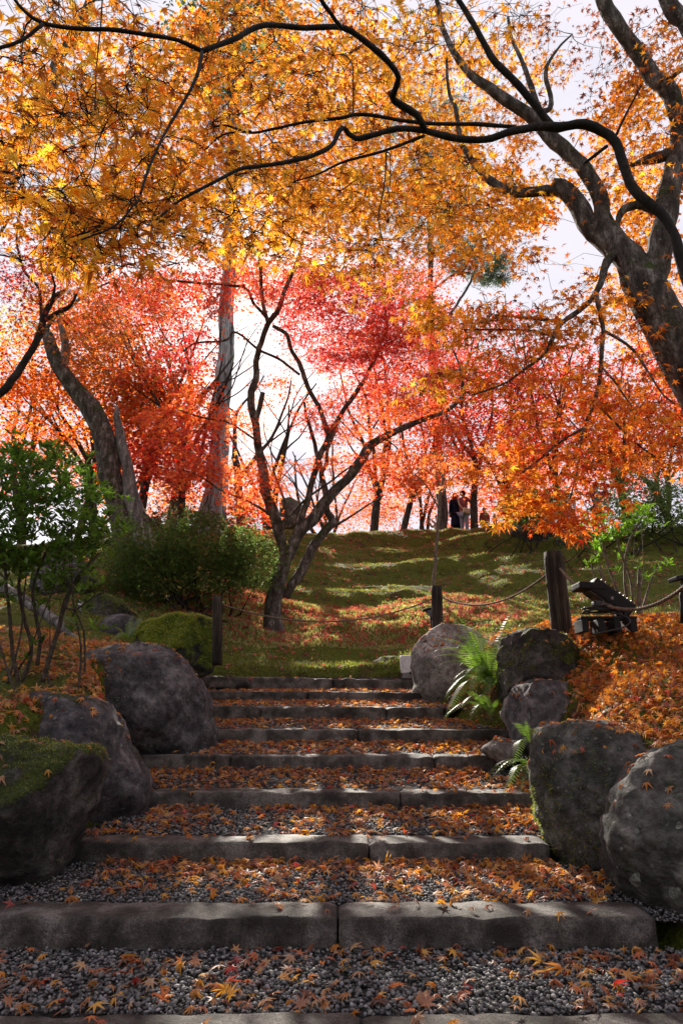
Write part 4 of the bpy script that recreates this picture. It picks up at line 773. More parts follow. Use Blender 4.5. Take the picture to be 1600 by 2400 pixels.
# --- woodland of red and orange maples on and beyond the hill
def bg_maple(px, py, Y, h, lean, clusters, label, leaf=.11, bark=None, protos=PH, forks=4, r=None, group='maples on and beyond the hill', fork_at=.3, spread=.34, name='background_maple'):
    b = at(px, py, Y); b[2] = float(H(b[0], b[1])) - .1
    r = r or h * .016; rs = random.Random(int(px * 7 + py)); root = empty(name, b, label=label, cat='tree', group=group)
    def path(a, d, L, r0, r1, wob, n=7):
        P = [np.array(a)]; d = np.array(d, float)
        for k in range(n): d = d + np.array([rs.gauss(0, wob), rs.gauss(0, wob), .04]); d /= np.linalg.norm(d); P.append(P[-1] + d * L / n)
        return np.array(P), np.linspace(r0, r1, n + 1)
    tp, trr = path(b, (lean, 0, 1), h * fork_at, r, r * .75, .07)
    c = catmull(np.column_stack([tp, trr]), .2); items = [(c[:, :3], c[:, 3])]
    link('trunk', tube_mesh('trunk', [tube(c[:, :3], c[:, 3], 10, .2, rs.randrange(99))]), bark or M_bark, root)
    for k in range(forks):
        a = rs.uniform(0, 6.28) + k * 6.28 / forks; q, rq = path(tp[-1] if k % 2 == 0 else tp[-3], (math.cos(a) * spread * 1.5 + lean, math.sin(a) * spread, 1), h * rs.uniform(.4, .6), r * .55, r * .16, .14)
        c = catmull(np.column_stack([q, rq]), .25); items.append((c[:, :3], c[:, 3]))
        link('branch', tube_mesh('branch', [tube(c[:, :3], c[:, 3], 7, .15, rs.randrange(99))]), bark or M_bark, root)
        for m in range(2):
            j = rs.randrange(2, 6); a2 = a + rs.uniform(-1.2, 1.2); q2, rq2 = path(q[j], (math.cos(a2) * .8, math.sin(a2) * .6, .8), h * rs.uniform(.2, .35), rq[j] * .6, r * .08, .15)
            c = catmull(np.column_stack([q2, rq2]), .3); items.append((c[:, :3], c[:, 3]))
            link('branch', tube_mesh('branch', [tube(c[:, :3], c[:, 3], 5, .1, rs.randrange(99))]), bark or M_bark, root)
    P, R, C, L = pads_from(clusters)
    hp, hq, _ = proj(P); keep = np.ones(len(P), bool)
    for (hx, hy, rx, ry, pr) in SKYHOLES: keep &= ~((((hp - hx) / rx) ** 2 + ((hq - hy) / ry) ** 2 < 1) & (rng.random(len(P)) < pr))
    keep &= open_to_sun(P)
    P, R, L = P[keep], R[keep], L[keep]; C = [c for c, k in zip(C, keep) if k]
    nodes = np.vstack([i[0][2:] for i in items]); nr = np.concatenate([i[1][2:] for i in items])
    pl, rd = grow(nodes, nr, P, rmin=.004); v1, f1 = batch_twigs(pl, rd * 1.3, 3)
    link('twigs', fastmesh('twigs', v1, f1, smooth=True), M_twig, root, kind='stuff')
    L = np.maximum(1, (L * .66).astype(int)); R = R * .93
    pos, A, N, sc, col = leaves_in_pads(P, R, C, L, leaf, .22, .8)
    link('crown', scatter_mesh('crown', protos, pos, A, N, sc, col), M_leaf, root, kind='stuff')
    return root
SKYHOLES = [(512, 900, 30, 110, .9), (500, 1040, 34, 60, .7), (490, 1190, 46, 60, 1), (585, 800, 60, 80, .8), (480, 770, 70, 60, .6), (680, 1080, 50, 80, .9), (620, 700, 40, 40, .5), (1180, 650, 90, 60, 1), (30, 560, 60, 80, .7), (790, 1150, 50, 40, .6), (1450, 820, 50, 30, .5), (760, 1050, 30, 40, .5)]
BG = [
 (225, 1180, 20, 9.0, -.05, [(120, 840, 170, 110, 20, 2, 70, 'orange', .75, 110), (60, 960, 130, 70, 20, 2, 34, 'orange', .7, 100), (200, 960, 120, 80, 20, 2, 30, 'orange', .7, 100)], 'orange maple behind the leaning trunk at the far left'),
 (325, 1190, 18, 9.5, .03, [(270, 860, 150, 90, 18, 1.6, 66, 'rust', .7, 110), (330, 960, 110, 80, 18, 1.6, 36, 'rust', .65, 100)], 'rust brown maple with a dark upright trunk right of the leaning trunk'),
 (400, 1220, 22, 11, .05, [(380, 740, 180, 90, 22, 2, 60, 'red', .8, 110), (480, 640, 160, 80, 22, 2, 30, 'red', .75, 90), (250, 700, 140, 70, 22, 2, 34, 'scarlet', .75, 100)], 'tall red maple rising left of the pale conifer'),
 (430, 1230, 17, 7.5, .0, [(400, 930, 130, 90, 17, 1.5, 56, 'scarlet', .6, 100), (400, 1060, 130, 80, 17, 1.5, 50, 'red', .6, 100), (560, 1180, 90, 60, 17.5, 1.2, 24, 'scarlet', .55, 90), (330, 1080, 80, 60, 17, 1.3, 16, 'red', .5, 90)], 'low spreading bright red maple in front of the pale conifer'),
 (560, 1235, 24, 11, -.02, [(560, 1120, 110, 80, 25, 2, 24, 'orange', .8, 90), (640, 950, 70, 80, 25, 2, 10, 'scarlet', .6, 80), (480, 1180, 100, 50, 25, 2, 14, 'orange', .7, 80)], 'slim maple just right of the pale conifer'),
 (870, 1255, 27, 12, .04, [(850, 740, 200, 120, 27, 2.5, 80, 'crimson', 1.0, 120), (950, 930, 130, 90, 27, 2.5, 60, 'red', .95, 110), (800, 960, 80, 50, 27, 2, 14, 'red', .8, 90)], 'tall deep red maple behind the many stemmed maple'),
 (937, 1250, 25, 8.5, .04, [(960, 1000, 110, 60, 20.5, 1.8, 40, 'scarlet', .7, 100), (900, 1100, 90, 50, 20.5, 1.5, 26, 'scarlet', .6, 90), (990, 1090, 80, 50, 20.5, 1.5, 24, 'coral', .6, 90)], 'dark forked maple standing left of the pine on the crest'),
 (1110, 1250, 23, 9, .0, [(1090, 980, 110, 90, 23, 2, 50, 'red', .8, 110), (1160, 1080, 90, 60, 23, 2, 34, 'coral', .7, 100), (1080, 830, 100, 70, 24, 2, 34, 'red', .8, 100)], 'red maple behind the visitor in the mauve jumper'),
 (1190, 1240, 25, 10, .02, [(1200, 930, 130, 90, 25, 2, 60, 'crimson', .85, 120), (1280, 1040, 110, 70, 25, 2, 44, 'red', .8, 110), (1160, 760, 130, 60, 26, 2, 20, 'crimson', .8, 100)], 'crimson maple behind the jagged rock on the crest'),
 (1330, 1240, 22, 9, .0, [(1330, 880, 110, 80, 22, 2, 34, 'red', .75, 100), (1380, 1010, 110, 80, 22, 2, 40, 'scarlet', .75, 110)], 'red maple behind the hanging orange sprays on the right'),
 (1480, 1230, 21, 9, -.03, [(1480, 980, 130, 100, 21, 2, 60, 'orange', .75, 110), (1570, 900, 100, 110, 21, 2, 40, 'red', .75, 110), (1450, 1070, 110, 40, 21, 1.6, 20, 'rust', .6, 100)], 'orange and red maple above the dark shrub at the far right'),
 (1580, 1220, 26, 12, -.05, [(1540, 760, 120, 120, 26, 2.4, 44, 'amber', .95, 110), (1430, 700, 80, 60, 26, 2, 12, 'amber', .85, 90)], 'tall amber maple behind the big trunk at the right edge'),
 (60, 1210, 25, 12, .02, [(70, 740, 150, 70, 25, 2.4, 20, 'yellow', .9, 110), (120, 620, 140, 80, 25, 2.4, 20, 'red', .9, 90), (30, 1030, 120, 40, 25, 2, 24, 'scarlet', .8, 110)], 'yellow and red maple at the far left edge'),
 (310, 1230, 28, 12, .0, [(300, 1080, 190, 80, 29, 2, 60, 'orange', .9, 110), (400, 1180, 190, 50, 30, 2, 60, 'orange', .85, 100), (560, 1150, 80, 70, 31, 2, 30, 'scarlet', .85, 100)], 'distant orange maple seen low between the left trunks'),
 (800, 1240, 34, 10, .0, [(820, 1175, 130, 40, 35, 2.5, 60, 'coral', .9, 90), (860, 1212, 170, 26, 34, 2.5, 50, 'coral', .8, 80), (700, 1130, 90, 60, 36, 2.5, 12, 'coral', .8, 60)], 'distant pale coral maple low behind the crest in the middle'),
 (1000, 1240, 33, 11, .0, [(1040, 1120, 150, 70, 33, 2.5, 66, 'coral', .9, 100), (1130, 1185, 120, 50, 33, 2.5, 50, 'scarlet', .9, 100), (930, 1150, 90, 40, 33, 2.5, 20, 'scarlet', .8, 90)], 'distant coral maple behind the pine on the crest'),
 (1260, 1230, 31, 10, .0, [(1270, 1170, 130, 50, 31, 2.5, 34, 'scarlet', .9, 90), (1290, 1110, 130, 50, 31, 2.5, 44, 'scarlet', .95, 100), (1450, 1110, 130, 50, 31, 2.5, 30, 'red', .95, 100)], 'distant scarlet maple low between the right hand shrubs'),
 (640, 1240, 30, 13, .0, [(660, 660, 150, 60, 30, 2.5, 24, 'scarlet', 1.0, 90), (820, 610, 150, 60, 30, 2.5, 24, 'red', 1.0, 90), (980, 620, 100, 60, 30, 2.5, 16, 'red', .95, 90)], 'far red maple whose top shows above the middle maple'),
]
BG += [
 (-420, 1380, 11.5, 10, .12, [(150, 300, 260, 240, 11, 1.4, 60, 'amber', .5, 60), (450, 380, 240, 180, 11.5, 1.4, 50, 'gold', .5, 60), (600, 120, 260, 130, 11, 1.2, 40, 'amber', .5, 60), (130, 560, 110, 60, 11, 1, 14, 'orange', .45, 70)], 'golden maple leaning in from the left beyond the near branches'),
 (2050, 1330, 12, 10, -.10, [(950, 250, 220, 220, 11.5, 1.4, 54, 'gold', .5, 60), (1150, 480, 160, 90, 11.5, 1.2, 22, 'amber', .45, 70), (760, 480, 160, 90, 11.5, 1.2, 22, 'gold', .45, 70), (1520, 500, 90, 150, 12, 1.2, 22, 'amber', .5, 90), (1500, 250, 110, 90, 12, 1, 16, 'amber', .5, 80)], 'golden maple leaning in from the right behind the big trunk'),
 (600, 1238, 36, 14, .02, [(600, 900, 110, 130, 36, 3, 26, 'scarlet', 1.2, 70), (500, 800, 110, 90, 37, 3, 20, 'scarlet', 1.2, 70), (660, 1000, 90, 80, 36, 3, 14, 'coral', 1.1, 70)], 'very far scarlet maple showing thinly around the sun'),
 (760, 1240, 38, 14, .0, [(760, 900, 110, 110, 38, 3, 34, 'scarlet', 1.2, 90), (860, 1060, 130, 60, 38, 3, 30, 'coral', 1.2, 90)], 'very far red maple behind the middle of the many stemmed maple'),
 (180, 1230, 30, 12, .0, [(170, 1060, 120, 50, 30, 2.5, 26, 'orange', 1.0, 100), (60, 1120, 100, 60, 30, 2.5, 20, 'scarlet', 1.0, 90), (200, 760, 120, 80, 31, 2.5, 26, 'red', 1.1, 100)], 'far orange and red maple behind the left shrub'),
]
for (px, py, Y, h, lean, cl, lb) in BG: bg_maple(px, py, Y, h, lean, cl, lb, forks=2 if px < -200 or px > 1900 or 540 < px < 770 else 4)

# unseen trees added round and behind the viewpoint to block low sky light
for k_, (tx, ty, th_) in enumerate([(-8, -6, 8), (-2, -13, 9), (8, -7, 8), (-13, 2, 8), (14, 3, 8)]):
    bz = float(H(tx, ty)) - .1; rt = empty('garden_tree', (tx, ty, bz), label=['rust leaved garden tree behind the viewpoint to the left', 'green garden tree straight behind the viewpoint', 'rust leaved garden tree behind the viewpoint to the right', 'green garden tree far out beside the steps on the left', 'rust leaved garden tree far out beyond the right bank'][k_], cat='tree', group='garden trees behind the viewpoint')
    c = catmull(np.array([(tx, ty, bz, .2), (tx + .2, ty, bz + th_ * .3, .16), (tx - .1, ty + .2, bz + th_ * .6, .11), (tx, ty, bz + th_ * .9, .04)]), .3); link('trunk', tube_mesh('trunk', [tube(c[:, :3], c[:, 3], 10, .2, k_)]), M_bark, rt)
    P, R, C, L = world_pads(70, tx - 3, tx + 3, ty - 3, ty + 3, bz + .8, bz + th_, 'azalea' if k_ % 2 else 'rust', .9, 60); m_ = ((P[:, 0] - tx) / 3.1) ** 2 + ((P[:, 1] - ty) / 3.1) ** 2 < 1; P, R, L = P[m_], R[m_], L[m_]; C = C[:len(P)]
    pl, rd = grow(c[2:, :3], c[2:, 3], P, rmin=.01); v1, f1 = batch_twigs(pl, rd, 3); link('twigs', fastmesh('twigs', v1, f1, smooth=True), M_twig, rt, kind='stuff')
    link('crown', scatter_mesh('crown', PH, *leaves_in_pads(P, R, C, L, .34, .25, .8)), M_leaf if k_ % 2 == 0 else M_green, rt, kind='stuff')
# ---------------------------------------------------------------- shrubs
def shrub(name, label, cat, base_px, Y, clusters, leaf, pal_w=None, nst=8, stem_r=.012, protos=PR, mat=None, whorl=7, nparts=0, stems=None, smat=None, spread=.25, up=.55, traced=None):
    b = at(base_px[0], base_px[1], Y); b[2] = float(H(b[0], b[1])) - .05
    root = empty(name, b, label=label, cat=cat)
    P, R, C, L = pads_from(clusters)
    hz = H(P[:, 0], P[:, 1]) + .12; P[:, 2] = np.maximum(P[:, 2], hz)
    nodes, nr = [], []
    paths = []
    if traced:
        for t in traced: paths.append(trace(t, lump=.15))
    for k in range(nst):
        tgt = P[rng.integers(len(P))]; s0 = b + np.array([rng.normal(0, spread), rng.normal(0, spread * .6), 0]); s0[2] = float(H(s0[0], s0[1])) - .03
        m = (s0 * .45 + tgt * .55) + np.array([0, 0, -.1]); c = catmull(np.array([(*s0, stem_r), (*((s0 + m) / 2 + rng.normal(0, .04, 3)), stem_r * .85), (*m, stem_r * .6), (*tgt, stem_r * .3)]), .08)
        paths.append((c[:, :3], c[:, 3]))
    for q, r in paths:
        link('stem', tube_mesh('stem', [tube(q, r, 7, .15, 3)]), smat or M_barkd, root); nodes.append(q[len(q) // 4:]); nr.append(r[len(q) // 4:])
    pl, rd = grow(np.vstack(nodes), np.concatenate(nr), P, sag=-.05); v1, f1 = batch_twigs(pl, rd, 3)
    link('twigs', fastmesh('twigs', v1, f1, smooth=True), smat or M_twig, root, kind='stuff')
    # leaf whorls on shoots in every pad
    ns = np.maximum(1, L // whorl); idx = np.repeat(np.arange(len(P)), ns); tip = P[idx] + rng.normal(0, 1, (len(idx), 3)) * R[idx][:, None] * np.array([.6, .6, .45])
    idx2 = np.repeat(np.arange(len(tip)), whorl); n = len(idx2); a = rng.uniform(0, 6.283, n)
    A = np.stack([np.cos(a), np.sin(a), rng.normal(up, .35, n)], 1); N = np.stack([-np.cos(a) * .7, -np.sin(a) * .7, np.full(n, 1.0)], 1) + rng.normal(0, .3, (n, 3))
    pos = tip[idx2] + rng.normal(0, leaf * .15, (n, 3)); sc = leaf * rng.uniform(.6, 1.2, n); Ca = np.array(C)[idx[idx2]]; col = np.zeros((n, 3))
    for pal in set(C): s = np.where(Ca == pal)[0]; col[s] = palette(pal, len(s))
    keep = np.ones(n, bool)
    if nparts:
        px, py, d = proj(pos); inn = (px > 5) & (px < 1595); top = np.argsort(-np.where(inn, sc / d, 0))[:nparts]; keep[top] = False
        leaf_objects('leaf', protos, pos[top], A[top], N[top], sc[top], col[top], mat or M_green, root)
    if keep.any(): link('foliage', scatter_mesh('foliage', protos, pos[keep], A[keep], N[keep], sc[keep], col[keep]), mat or M_green, root, kind='stuff')
    return root
shrub('rhododendron', 'large airy rhododendron with upright green leaf tips at the left edge', 'shrub', (60, 1610), 5.7,
      [(90, 1130, 120, 70, 5.8, .5, 62, 'rhodo', 0.14, 36), (-40, 1180, 140, 120, 5.7, .5, 44, 'rhodo', 0.14, 35), (60, 1240, 190, 90, 5.8, .6, 98, 'rhodo', 0.14, 32), (205, 1230, 65, 90, 5.9, .4, 39, 'rhodo', 0.13, 27), (70, 1350, 170, 60, 5.7, .6, 53, 'rhodo', 0.13, 19), (180, 1390, 80, 60, 5.9, .4, 20, 'rhodo', 0.11, 12), (25, 1060, 40, 20, 5.7, .3, 5, 'rhodo', 0.09, 14), (110, 1065, 60, 20, 5.8, .3, 10, 'rhodo', 0.09, 14), (190, 1470, 70, 20, 5.6, .2, 4, 'rhodo', 0.10, 11), (60, 1480, 60, 60, 5.6, .3, 4, 'rhodo', 0.09, 8)],
      .08, protos=PE, nst=9, stem_r=.010, nparts=300, spread=.28, smat=M_stemb,
      traced=[B(5.6, 5.6, (40, 1640, 5), (42, 1590, 5), (30, 1520, 4.6), (26, 1450, 4.2), (20, 1380, 4), (10, 1300, 3)), B(5.7, 5.7, (45, 1620, 4.6), (75, 1530, 4.6), (62, 1460, 4.4), (50, 1400, 4), (52, 1340, 3.6), (60, 1280, 3)),
              B(5.6, 5.7, (100, 1600, 5.6), (118, 1540, 5.6), (140, 1470, 5.4), (155, 1410, 4.6), (190, 1350, 4), (230, 1300, 3)), B(5.7, 5.8, (88, 1560, 4.6), (95, 1500, 4.4), (85, 1440, 4), (80, 1380, 3.6), (100, 1320, 3), (120, 1270, 2.4)), B(5.6, 5.6, (150, 1420, 3), (175, 1430, 2.6), (220, 1400, 2), (250, 1385, 1.6)), B(5.7, 5.8, (145, 1450, 3.4), (165, 1380, 3), (150, 1330, 2.4), (170, 1280, 2))])
shrub('azalea', 'wide clipped azalea between the leaning trunk and the many stemmed maple', 'shrub', (450, 1440), 12.2,
      [(350, 1300, 95, 75, 12.2, .7, 70, 'azalea', .26, 210), (470, 1285, 120, 70, 12.2, .7, 80, 'azalea', .26, 210), (580, 1320, 75, 60, 12.3, .6, 50, 'azalea', .25, 180), (310, 1350, 60, 60, 12, .5, 30, 'azalea', .24, 160), (460, 1360, 130, 36, 12.0, .6, 44, 'azalea', .24, 130)],
      .058, nst=18, stem_r=.02, spread=.5)
shrub('reddish_azalea', 'small reddish green shrub at the foot of the pale conifer', 'shrub', (430, 1250), 16.5, [(400, 1215, 60, 30, 16.5, .6, 26, 'redgreen', .3, 130), (470, 1225, 60, 24, 16.5, .6, 18, 'redgreen', .3, 110)], .07, nst=8, stem_r=.02, spread=.5)
shrub('round_shrub', 'rounded dark green shrub behind the jagged rock on the crest', 'shrub', (1240, 1240), 19, [(1240, 1190, 58, 42, 19, .8, 56, 'azalea', .32, 170), (1300, 1180, 30, 40, 19, .6, 14, 'azalea', .3, 120)], .075, nst=8, stem_r=.02, spread=.6)
shrub('large_dark_shrub', 'large dark green shrub with sky showing through at the right edge of the crest', 'shrub', (1540, 1250), 17, [(1480, 1160, 80, 50, 17, .9, 44, 'azalea', .34, 150), (1580, 1190, 90, 70, 17, .9, 60, 'azalea', .34, 150), (1500, 1220, 90, 30, 17, .8, 24, 'azalea', .3, 100), (1440, 1210, 40, 50, 17, .6, 12, 'azalea', .28, 80)], .07, nst=20, stem_r=.022, spread=1.1)
shrub('low_shrub_crest', 'low weedy green shrub under the hanging sprays on the crest', 'shrub', (1350, 1270), 16.6, [(1350, 1255, 50, 14, 16.6, .5, 16, 'azalea', .25, 110)], .06, nst=5, stem_r=.012, spread=.5)
shrub('bright_green_sapling', 'pale stemmed young shrub with bright fresh green leaves behind the floodlight', 'shrub', (1465, 1450), 8.0,
      [(1400, 1230, 26, 22, 8.0, .2, 10, 'fresh', .10, 22), (1500, 1215, 44, 24, 8.0, .25, 14, 'fresh', .10, 22), (1450, 1250, 60, 20, 8.0, .25, 12, 'fresh', .10, 18), (1390, 1275, 30, 14, 7.9, .2, 5, 'fresh', .08, 14), (1385, 1320, 14, 8, 7.9, .1, 3, 'fresh', .06, 12), (1515, 1350, 26, 12, 7.9, .2, 6, 'fresh', .08, 14), (1553, 1318, 12, 8, 7.9, .1, 3, 'fresh', .05, 12), (1420, 1310, 60, 30, 8, .2, 5, 'fresh', .06, 8), (1470, 1415, 24, 10, 7.8, .1, 3, 'fresh', .06, 12)],
      .085, protos=PE, nst=6, stem_r=.010, nparts=220, smat=M_pale_stem, spread=.12,
      traced=[B(8, 8, (1462, 1440, 4), (1448, 1390, 3.6), (1428, 1330, 3.2), (1412, 1270, 2.6), (1400, 1225, 2)), B(8, 8, (1475, 1440, 4), (1465, 1370, 3.4), (1468, 1300, 3), (1490, 1240, 2.6), (1505, 1210, 2)), B(8, 8, (1480, 1435, 3.6), (1478, 1360, 3), (1450, 1280, 2.4), (1448, 1240, 2)),
              B(7.9, 7.9, (1497, 1450, 4.5), (1497, 1400, 4.5), (1498, 1328, 4)), B(8, 8, (1500, 1440, 2.6), (1530, 1350, 2.2), (1553, 1318, 1.6)), B(8, 8, (1395, 1370, 2.2), (1385, 1320, 1.6)), B(8, 8, (1420, 1380, 2), (1400, 1330, 1.6))])

# ---------------------------------------------------------------- ferns
def frond(P, width, npin, col, curl=.2):
    """P: centre line points; returns mesh of one frond with paired toothed leaflets"""
    C = catmull(np.array([(*p, 0) for p in P]), np.linalg.norm(np.array(P[-1]) - np.array(P[0])) / npin / 1.05)[:, :3]
    T = norm(np.gradient(C, axis=0)); up = np.array([0, 0, 1.]); S_ = norm(np.cross(T, up)); N = np.cross(S_, T)
    n = len(C); t = np.linspace(0, 1, n); wv = width * np.sin(np.clip((t * .9 + .1), 0, 1) * math.pi) ** .7 * (1 - t * .35)
    Vv, Ff = [], []
    def add(v, f): o = len(Vv); Vv.extend(v); Ff.extend([tuple(i + o for i in q) for q in f])
    for i in range(2, n):
        for s in (-1, 1):
            L = wv[i]; d = norm(S_[i] * s + T[i] * .45 - N[i] * curl); b = norm(np.cross(d, N[i])) * L * .13
            e = C[i] + d * L - up * L * .1; nt_ = 4; vs = [C[i]]; fs = []
            for q in range(nt_):
                a = (q + .6) / (nt_ + .4); m = C[i] + d * L * a - up * L * .1 * a; wd = b * (1 - a * .8) * 1.15; vs += [m + wd - d * L * .02, m - wd - d * L * .02, C[i] + d * L * (a + .08) - up * L * .1 * a + wd * .45, C[i] + d * L * (a + .08) - up * L * .1 * a - wd * .45]
            vs.append(e); o = 1; prev = (0, 0)
            fs.append((0, 1, 2))
            for q in range(nt_):
                k = 1 + q * 4; fs += [(k, k + 2, k + 3), (k, k + 3, k + 1)]
                if q < nt_ - 1: fs += [(k + 2, k + 4, k + 5), (k + 2, k + 5, k + 3)]
                else: fs.append((k + 2, len(vs) - 1, k + 3))
            add(vs, fs)
    q = [C[i] + S_[i] * .003 * (1 - t[i]) for i in range(n)] + [C[i] - S_[i] * .003 * (1 - t[i]) for i in range(n)]
    add(q, [(i, i + 1, n + i + 1) for i in range(n - 1)] + [(i, n + i + 1, n + i) for i in range(n - 1)])
    return fastmesh('frond', np.array(Vv), np.array(Ff), np.tile(col, (len(Ff), 1)))
def fern(label, base, fronds, width, npin=26, pal='fern'):
    root = empty('fern', base, label=label, cat='fern', group='ferns beside the steps')
    for tip in fronds:
        tip = np.array(tip); mid = (np.array(base) * .5 + tip * .5); L = np.linalg.norm(tip - base); mid = mid + np.array([0, 0, .24 * L])
        q = base * .75 + mid * .25 + np.array([0, 0, .06 * L])
        link('frond', frond([base, q, mid, tip * .72 + mid * .28 + np.array([0, 0, .04 * L]), tip], width * rng.uniform(.8, 1.15) * L ** .5, npin, palette(pal, 1)[0]), M_green, root)
bs = at(1150, 1610, 7.5)
tips = [(1065, 1445, 7.4), (1050, 1485, 7.1), (1105, 1470, 7.9), (1015, 1530, 7.0), (1025, 1560, 7.3), (1070, 1520, 6.9), (1160, 1500, 8), (1180, 1540, 7.2), (1130, 1530, 6.8), (1210, 1560, 7.4), (1090, 1590, 6.9), (1040, 1640, 7.0), (1120, 1590, 6.8), (1190, 1480, 7.9), (1225, 1430, 8.0), (1100, 1640, 6.8), (1060, 1600, 7.0), (1170, 1600, 6.9), (1140, 1650, 6.8), (1040, 1690, 6.9), (1050, 1455, 7.2), (1085, 1450, 7.6), (1030, 1500, 7.2), (1120, 1475, 7.5), (1075, 1565, 6.9), (1010, 1545, 7.2)]
fern('big bright green fern growing between the pale pointed boulder and the dark mossy one', bs, [at(*t) for t in tips], .125, 30)
b2 = at(1150, 1670, 7.2)
fern('lower green fern clump hanging over the right end of a step', b2, [at(*t) for t in [(1045, 1640, 6.9), (1035, 1690, 6.9), (1080, 1660, 6.7), (1100, 1690, 6.8), (1120, 1640, 6.8), (1180, 1640, 7), (1065, 1625, 7.0), (1150, 1690, 6.8)]], .115, 24)
b3 = at(1240, 1740, 5.6)
fern('small dark fern frond clump above the upright mossy boulder', b3, [at(*t) for t in [(1195, 1700, 5.4), (1200, 1800, 5.3), (1230, 1690, 5.5), (1265, 1720, 5.6)]], .10, 18)
b4 = at(1250, 1800, 5.3)
fern('small silvery fern sticking out over the lower step by the upright boulder', b4, [at(*t) for t in [(1150, 1830, 5.1), (1110, 1880, 4.95), (1180, 1870, 5.0), (1200, 1790, 5.2), (1190, 1840, 5.1), (1215, 1870, 5.0)]], .10, 20)
b5 = at(300, 1500, 8.8)
fern('small fern in the shade beside the smooth grey stone on the left', b5, [at(*t) for t in [(252, 1510, 8.5), (262, 1470, 8.7), (290, 1450, 8.8), (345, 1440, 9), (330, 1470, 8.9), (270, 1500, 8.4), (310, 1445, 8.9), (355, 1480, 8.8)]], .15, 20)

# ---------------------------------------------------------------- rope fence
def post(p0, p1, r, label):
    """p0 base p1 top world points"""
    p0 = np.array(p0); p1 = np.array(p1); t = np.linspace(0, 1, 14)[:, None]; P = p0 * (1 - t) + p1 * t
    R = np.full(14, r); R[-1] = r * .93; P = np.vstack([P, P[-1] + (P[-1] - P[-2]) * .02]); R = np.r_[R, r * .8]
    return link('rope_post', tube_mesh('rope_post', [tube(P, R, 24, .07, 3, flute=.12)]), M_post, label=label, cat='post', group='wooden posts of the rope fence')
pa = at(510, 1540, 8.45); pt = at(510, 1398, 8.45); post(pa - [0, 0, .1], pt, .062, 'leftmost weathered post beside the bright green mossy rock')
pb = at(1026, 1500, 9.75); pt2 = at(1022, 1374, 9.75); post(pb - [0, 0, .15], pt2, .078, 'middle dark wooden post behind the pale pointed boulder')
pc = at(1318, 1494, 7.6); pt3 = at(1295, 1294, 7.6); post(pc - [0, 0, .1], pt3, .108, 'tallest leaning wooden post on the leaf covered bank')
def rope(A_, B_, sag, label, r=.012):
    A_, B_ = np.array(A_), np.array(B_); n = int(np.linalg.norm(B_ - A_) / .018); t = np.linspace(0, 1, n)[:, None]
    P = A_ * (1 - t) + B_ * t; P[:, 2] -= sag * 4 * (t * (1 - t))[:, 0]
    T = norm(np.gradient(P, axis=0)); N1 = norm(np.cross(T, [0, 0, 1.])); N2 = np.cross(T, N1); it = []
    for k in range(3):
        a = np.arange(n) * .9 + k * 2.094; Q = P + (np.cos(a)[:, None] * N1 + np.sin(a)[:, None] * N2) * r * .5; it.append(tube(Q, np.full(n, r * .62), 5))
    return link('rope', tube_mesh('rope', it), M_rope, label=label, cat='rope', group='ropes strung between the posts')
rope(at(524, 1418, 8.45), at(1012, 1404, 9.72), .26, 'thin sagging rope from the leftmost post to the middle post, passing the maple', .010)
rope(at(1036, 1400, 9.7), at(1284, 1343, 7.64), .22, 'rope sagging from the middle post up to the tallest post')
rope(at(1312, 1333, 7.48), at(1640, 1340, 5.0), .36, 'thick rope hanging from the tallest post towards the right edge over the floodlight', .015)

# ---------------------------------------------------------------- lamps
def boxm(name, c, sx, sy, sz, rot=None, mat=None, parent=None, bev=.006, **k):
    bm = bmesh.new(); bmesh.ops.create_cube(bm, size=1)
    for v in bm.verts: v.co = Vector((v.co.x * sx, v.co.y * sy, v.co.z * sz))
    if bev: bmesh.ops.bevel(bm, geom=bm.edges[:], offset=bev, segments=2, affect='EDGES', profile=.6)
    M_ = (rot.to_4x4() if rot else Matrix()); bm.transform(Matrix.Translation(Vector(c)) @ M_); me = bpy.data.meshes.new(name); bm.to_mesh(me); bm.free()
    return link(name, me, mat, parent, **k)
from mathutils import Euler
# floodlight on a low slatted stand
fc = at(1425, 1455, 6.6); gz = float(H(fc[0], fc[1])); stand = empty('lamp_stand', (fc[0], fc[1], gz), label='low dark slatted stand carrying the floodlight on the leaf covered bank', cat='stand')
topz = at(1400, 1448, 6.6)[2]
boxm('top_rail', (fc[0] + .0, 6.60, topz), .54, .05, .028, None, M_black, stand); boxm('top_rail', (fc[0] + .03, 6.78, topz + .004), .54, .05, .028, None, M_black, stand)
for k in range(4):
    px = 1362 + 37 * k; c = at(px, 1462, 6.68); boxm('leg', (c[0], 6.69, topz - .075), .065, .24, .12, None, M_black, stand)
fl = empty('floodlight', (fc[0] - .05, 6.68, topz + .02), label='black floodlight with a finned housing tilted over its stand, behind the hanging rope', cat='lamp')
r = Euler((0, math.radians(38), 0)).to_matrix(); hc = at(1425, 1403, 6.68)
boxm('housing', hc, .46, .24, .15, r, M_black, fl, .03)
rl = Euler((0, math.radians(4), 0)).to_matrix(); hv = at(1378, 1377, 6.68); boxm('hood', hv, .26, .26, .07, rl, M_black, fl, .016)
boxm('glass', Vector(hc) + r @ Vector((-.02, 0, -.078)), .38, .20, .012, r, M_glass, fl, .003)
for k in range(9): boxm('fin', Vector(hc) + r @ Vector((-.17 + k * .042, 0, .082)), .008, .20, .022, r, M_black, fl, .002)
for s in (-1, 1): boxm('bracket', (hc[0] + .12, 6.68 + s * .115, topz + .075), .03, .012, .17, Euler((0, .3, 0)).to_matrix(), M_black, fl, .003)
dr = at(1400, 1415, 6.62); boxm('driver_box', dr, .10, .1, .05, None, M_black, fl, .015)
for k in range(6): boxm('cooling_fin', (dr[0] - .035 + k * .014, dr[1] - .055, dr[2]), .005, .012, .04, None, M_greyp, fl, .001)
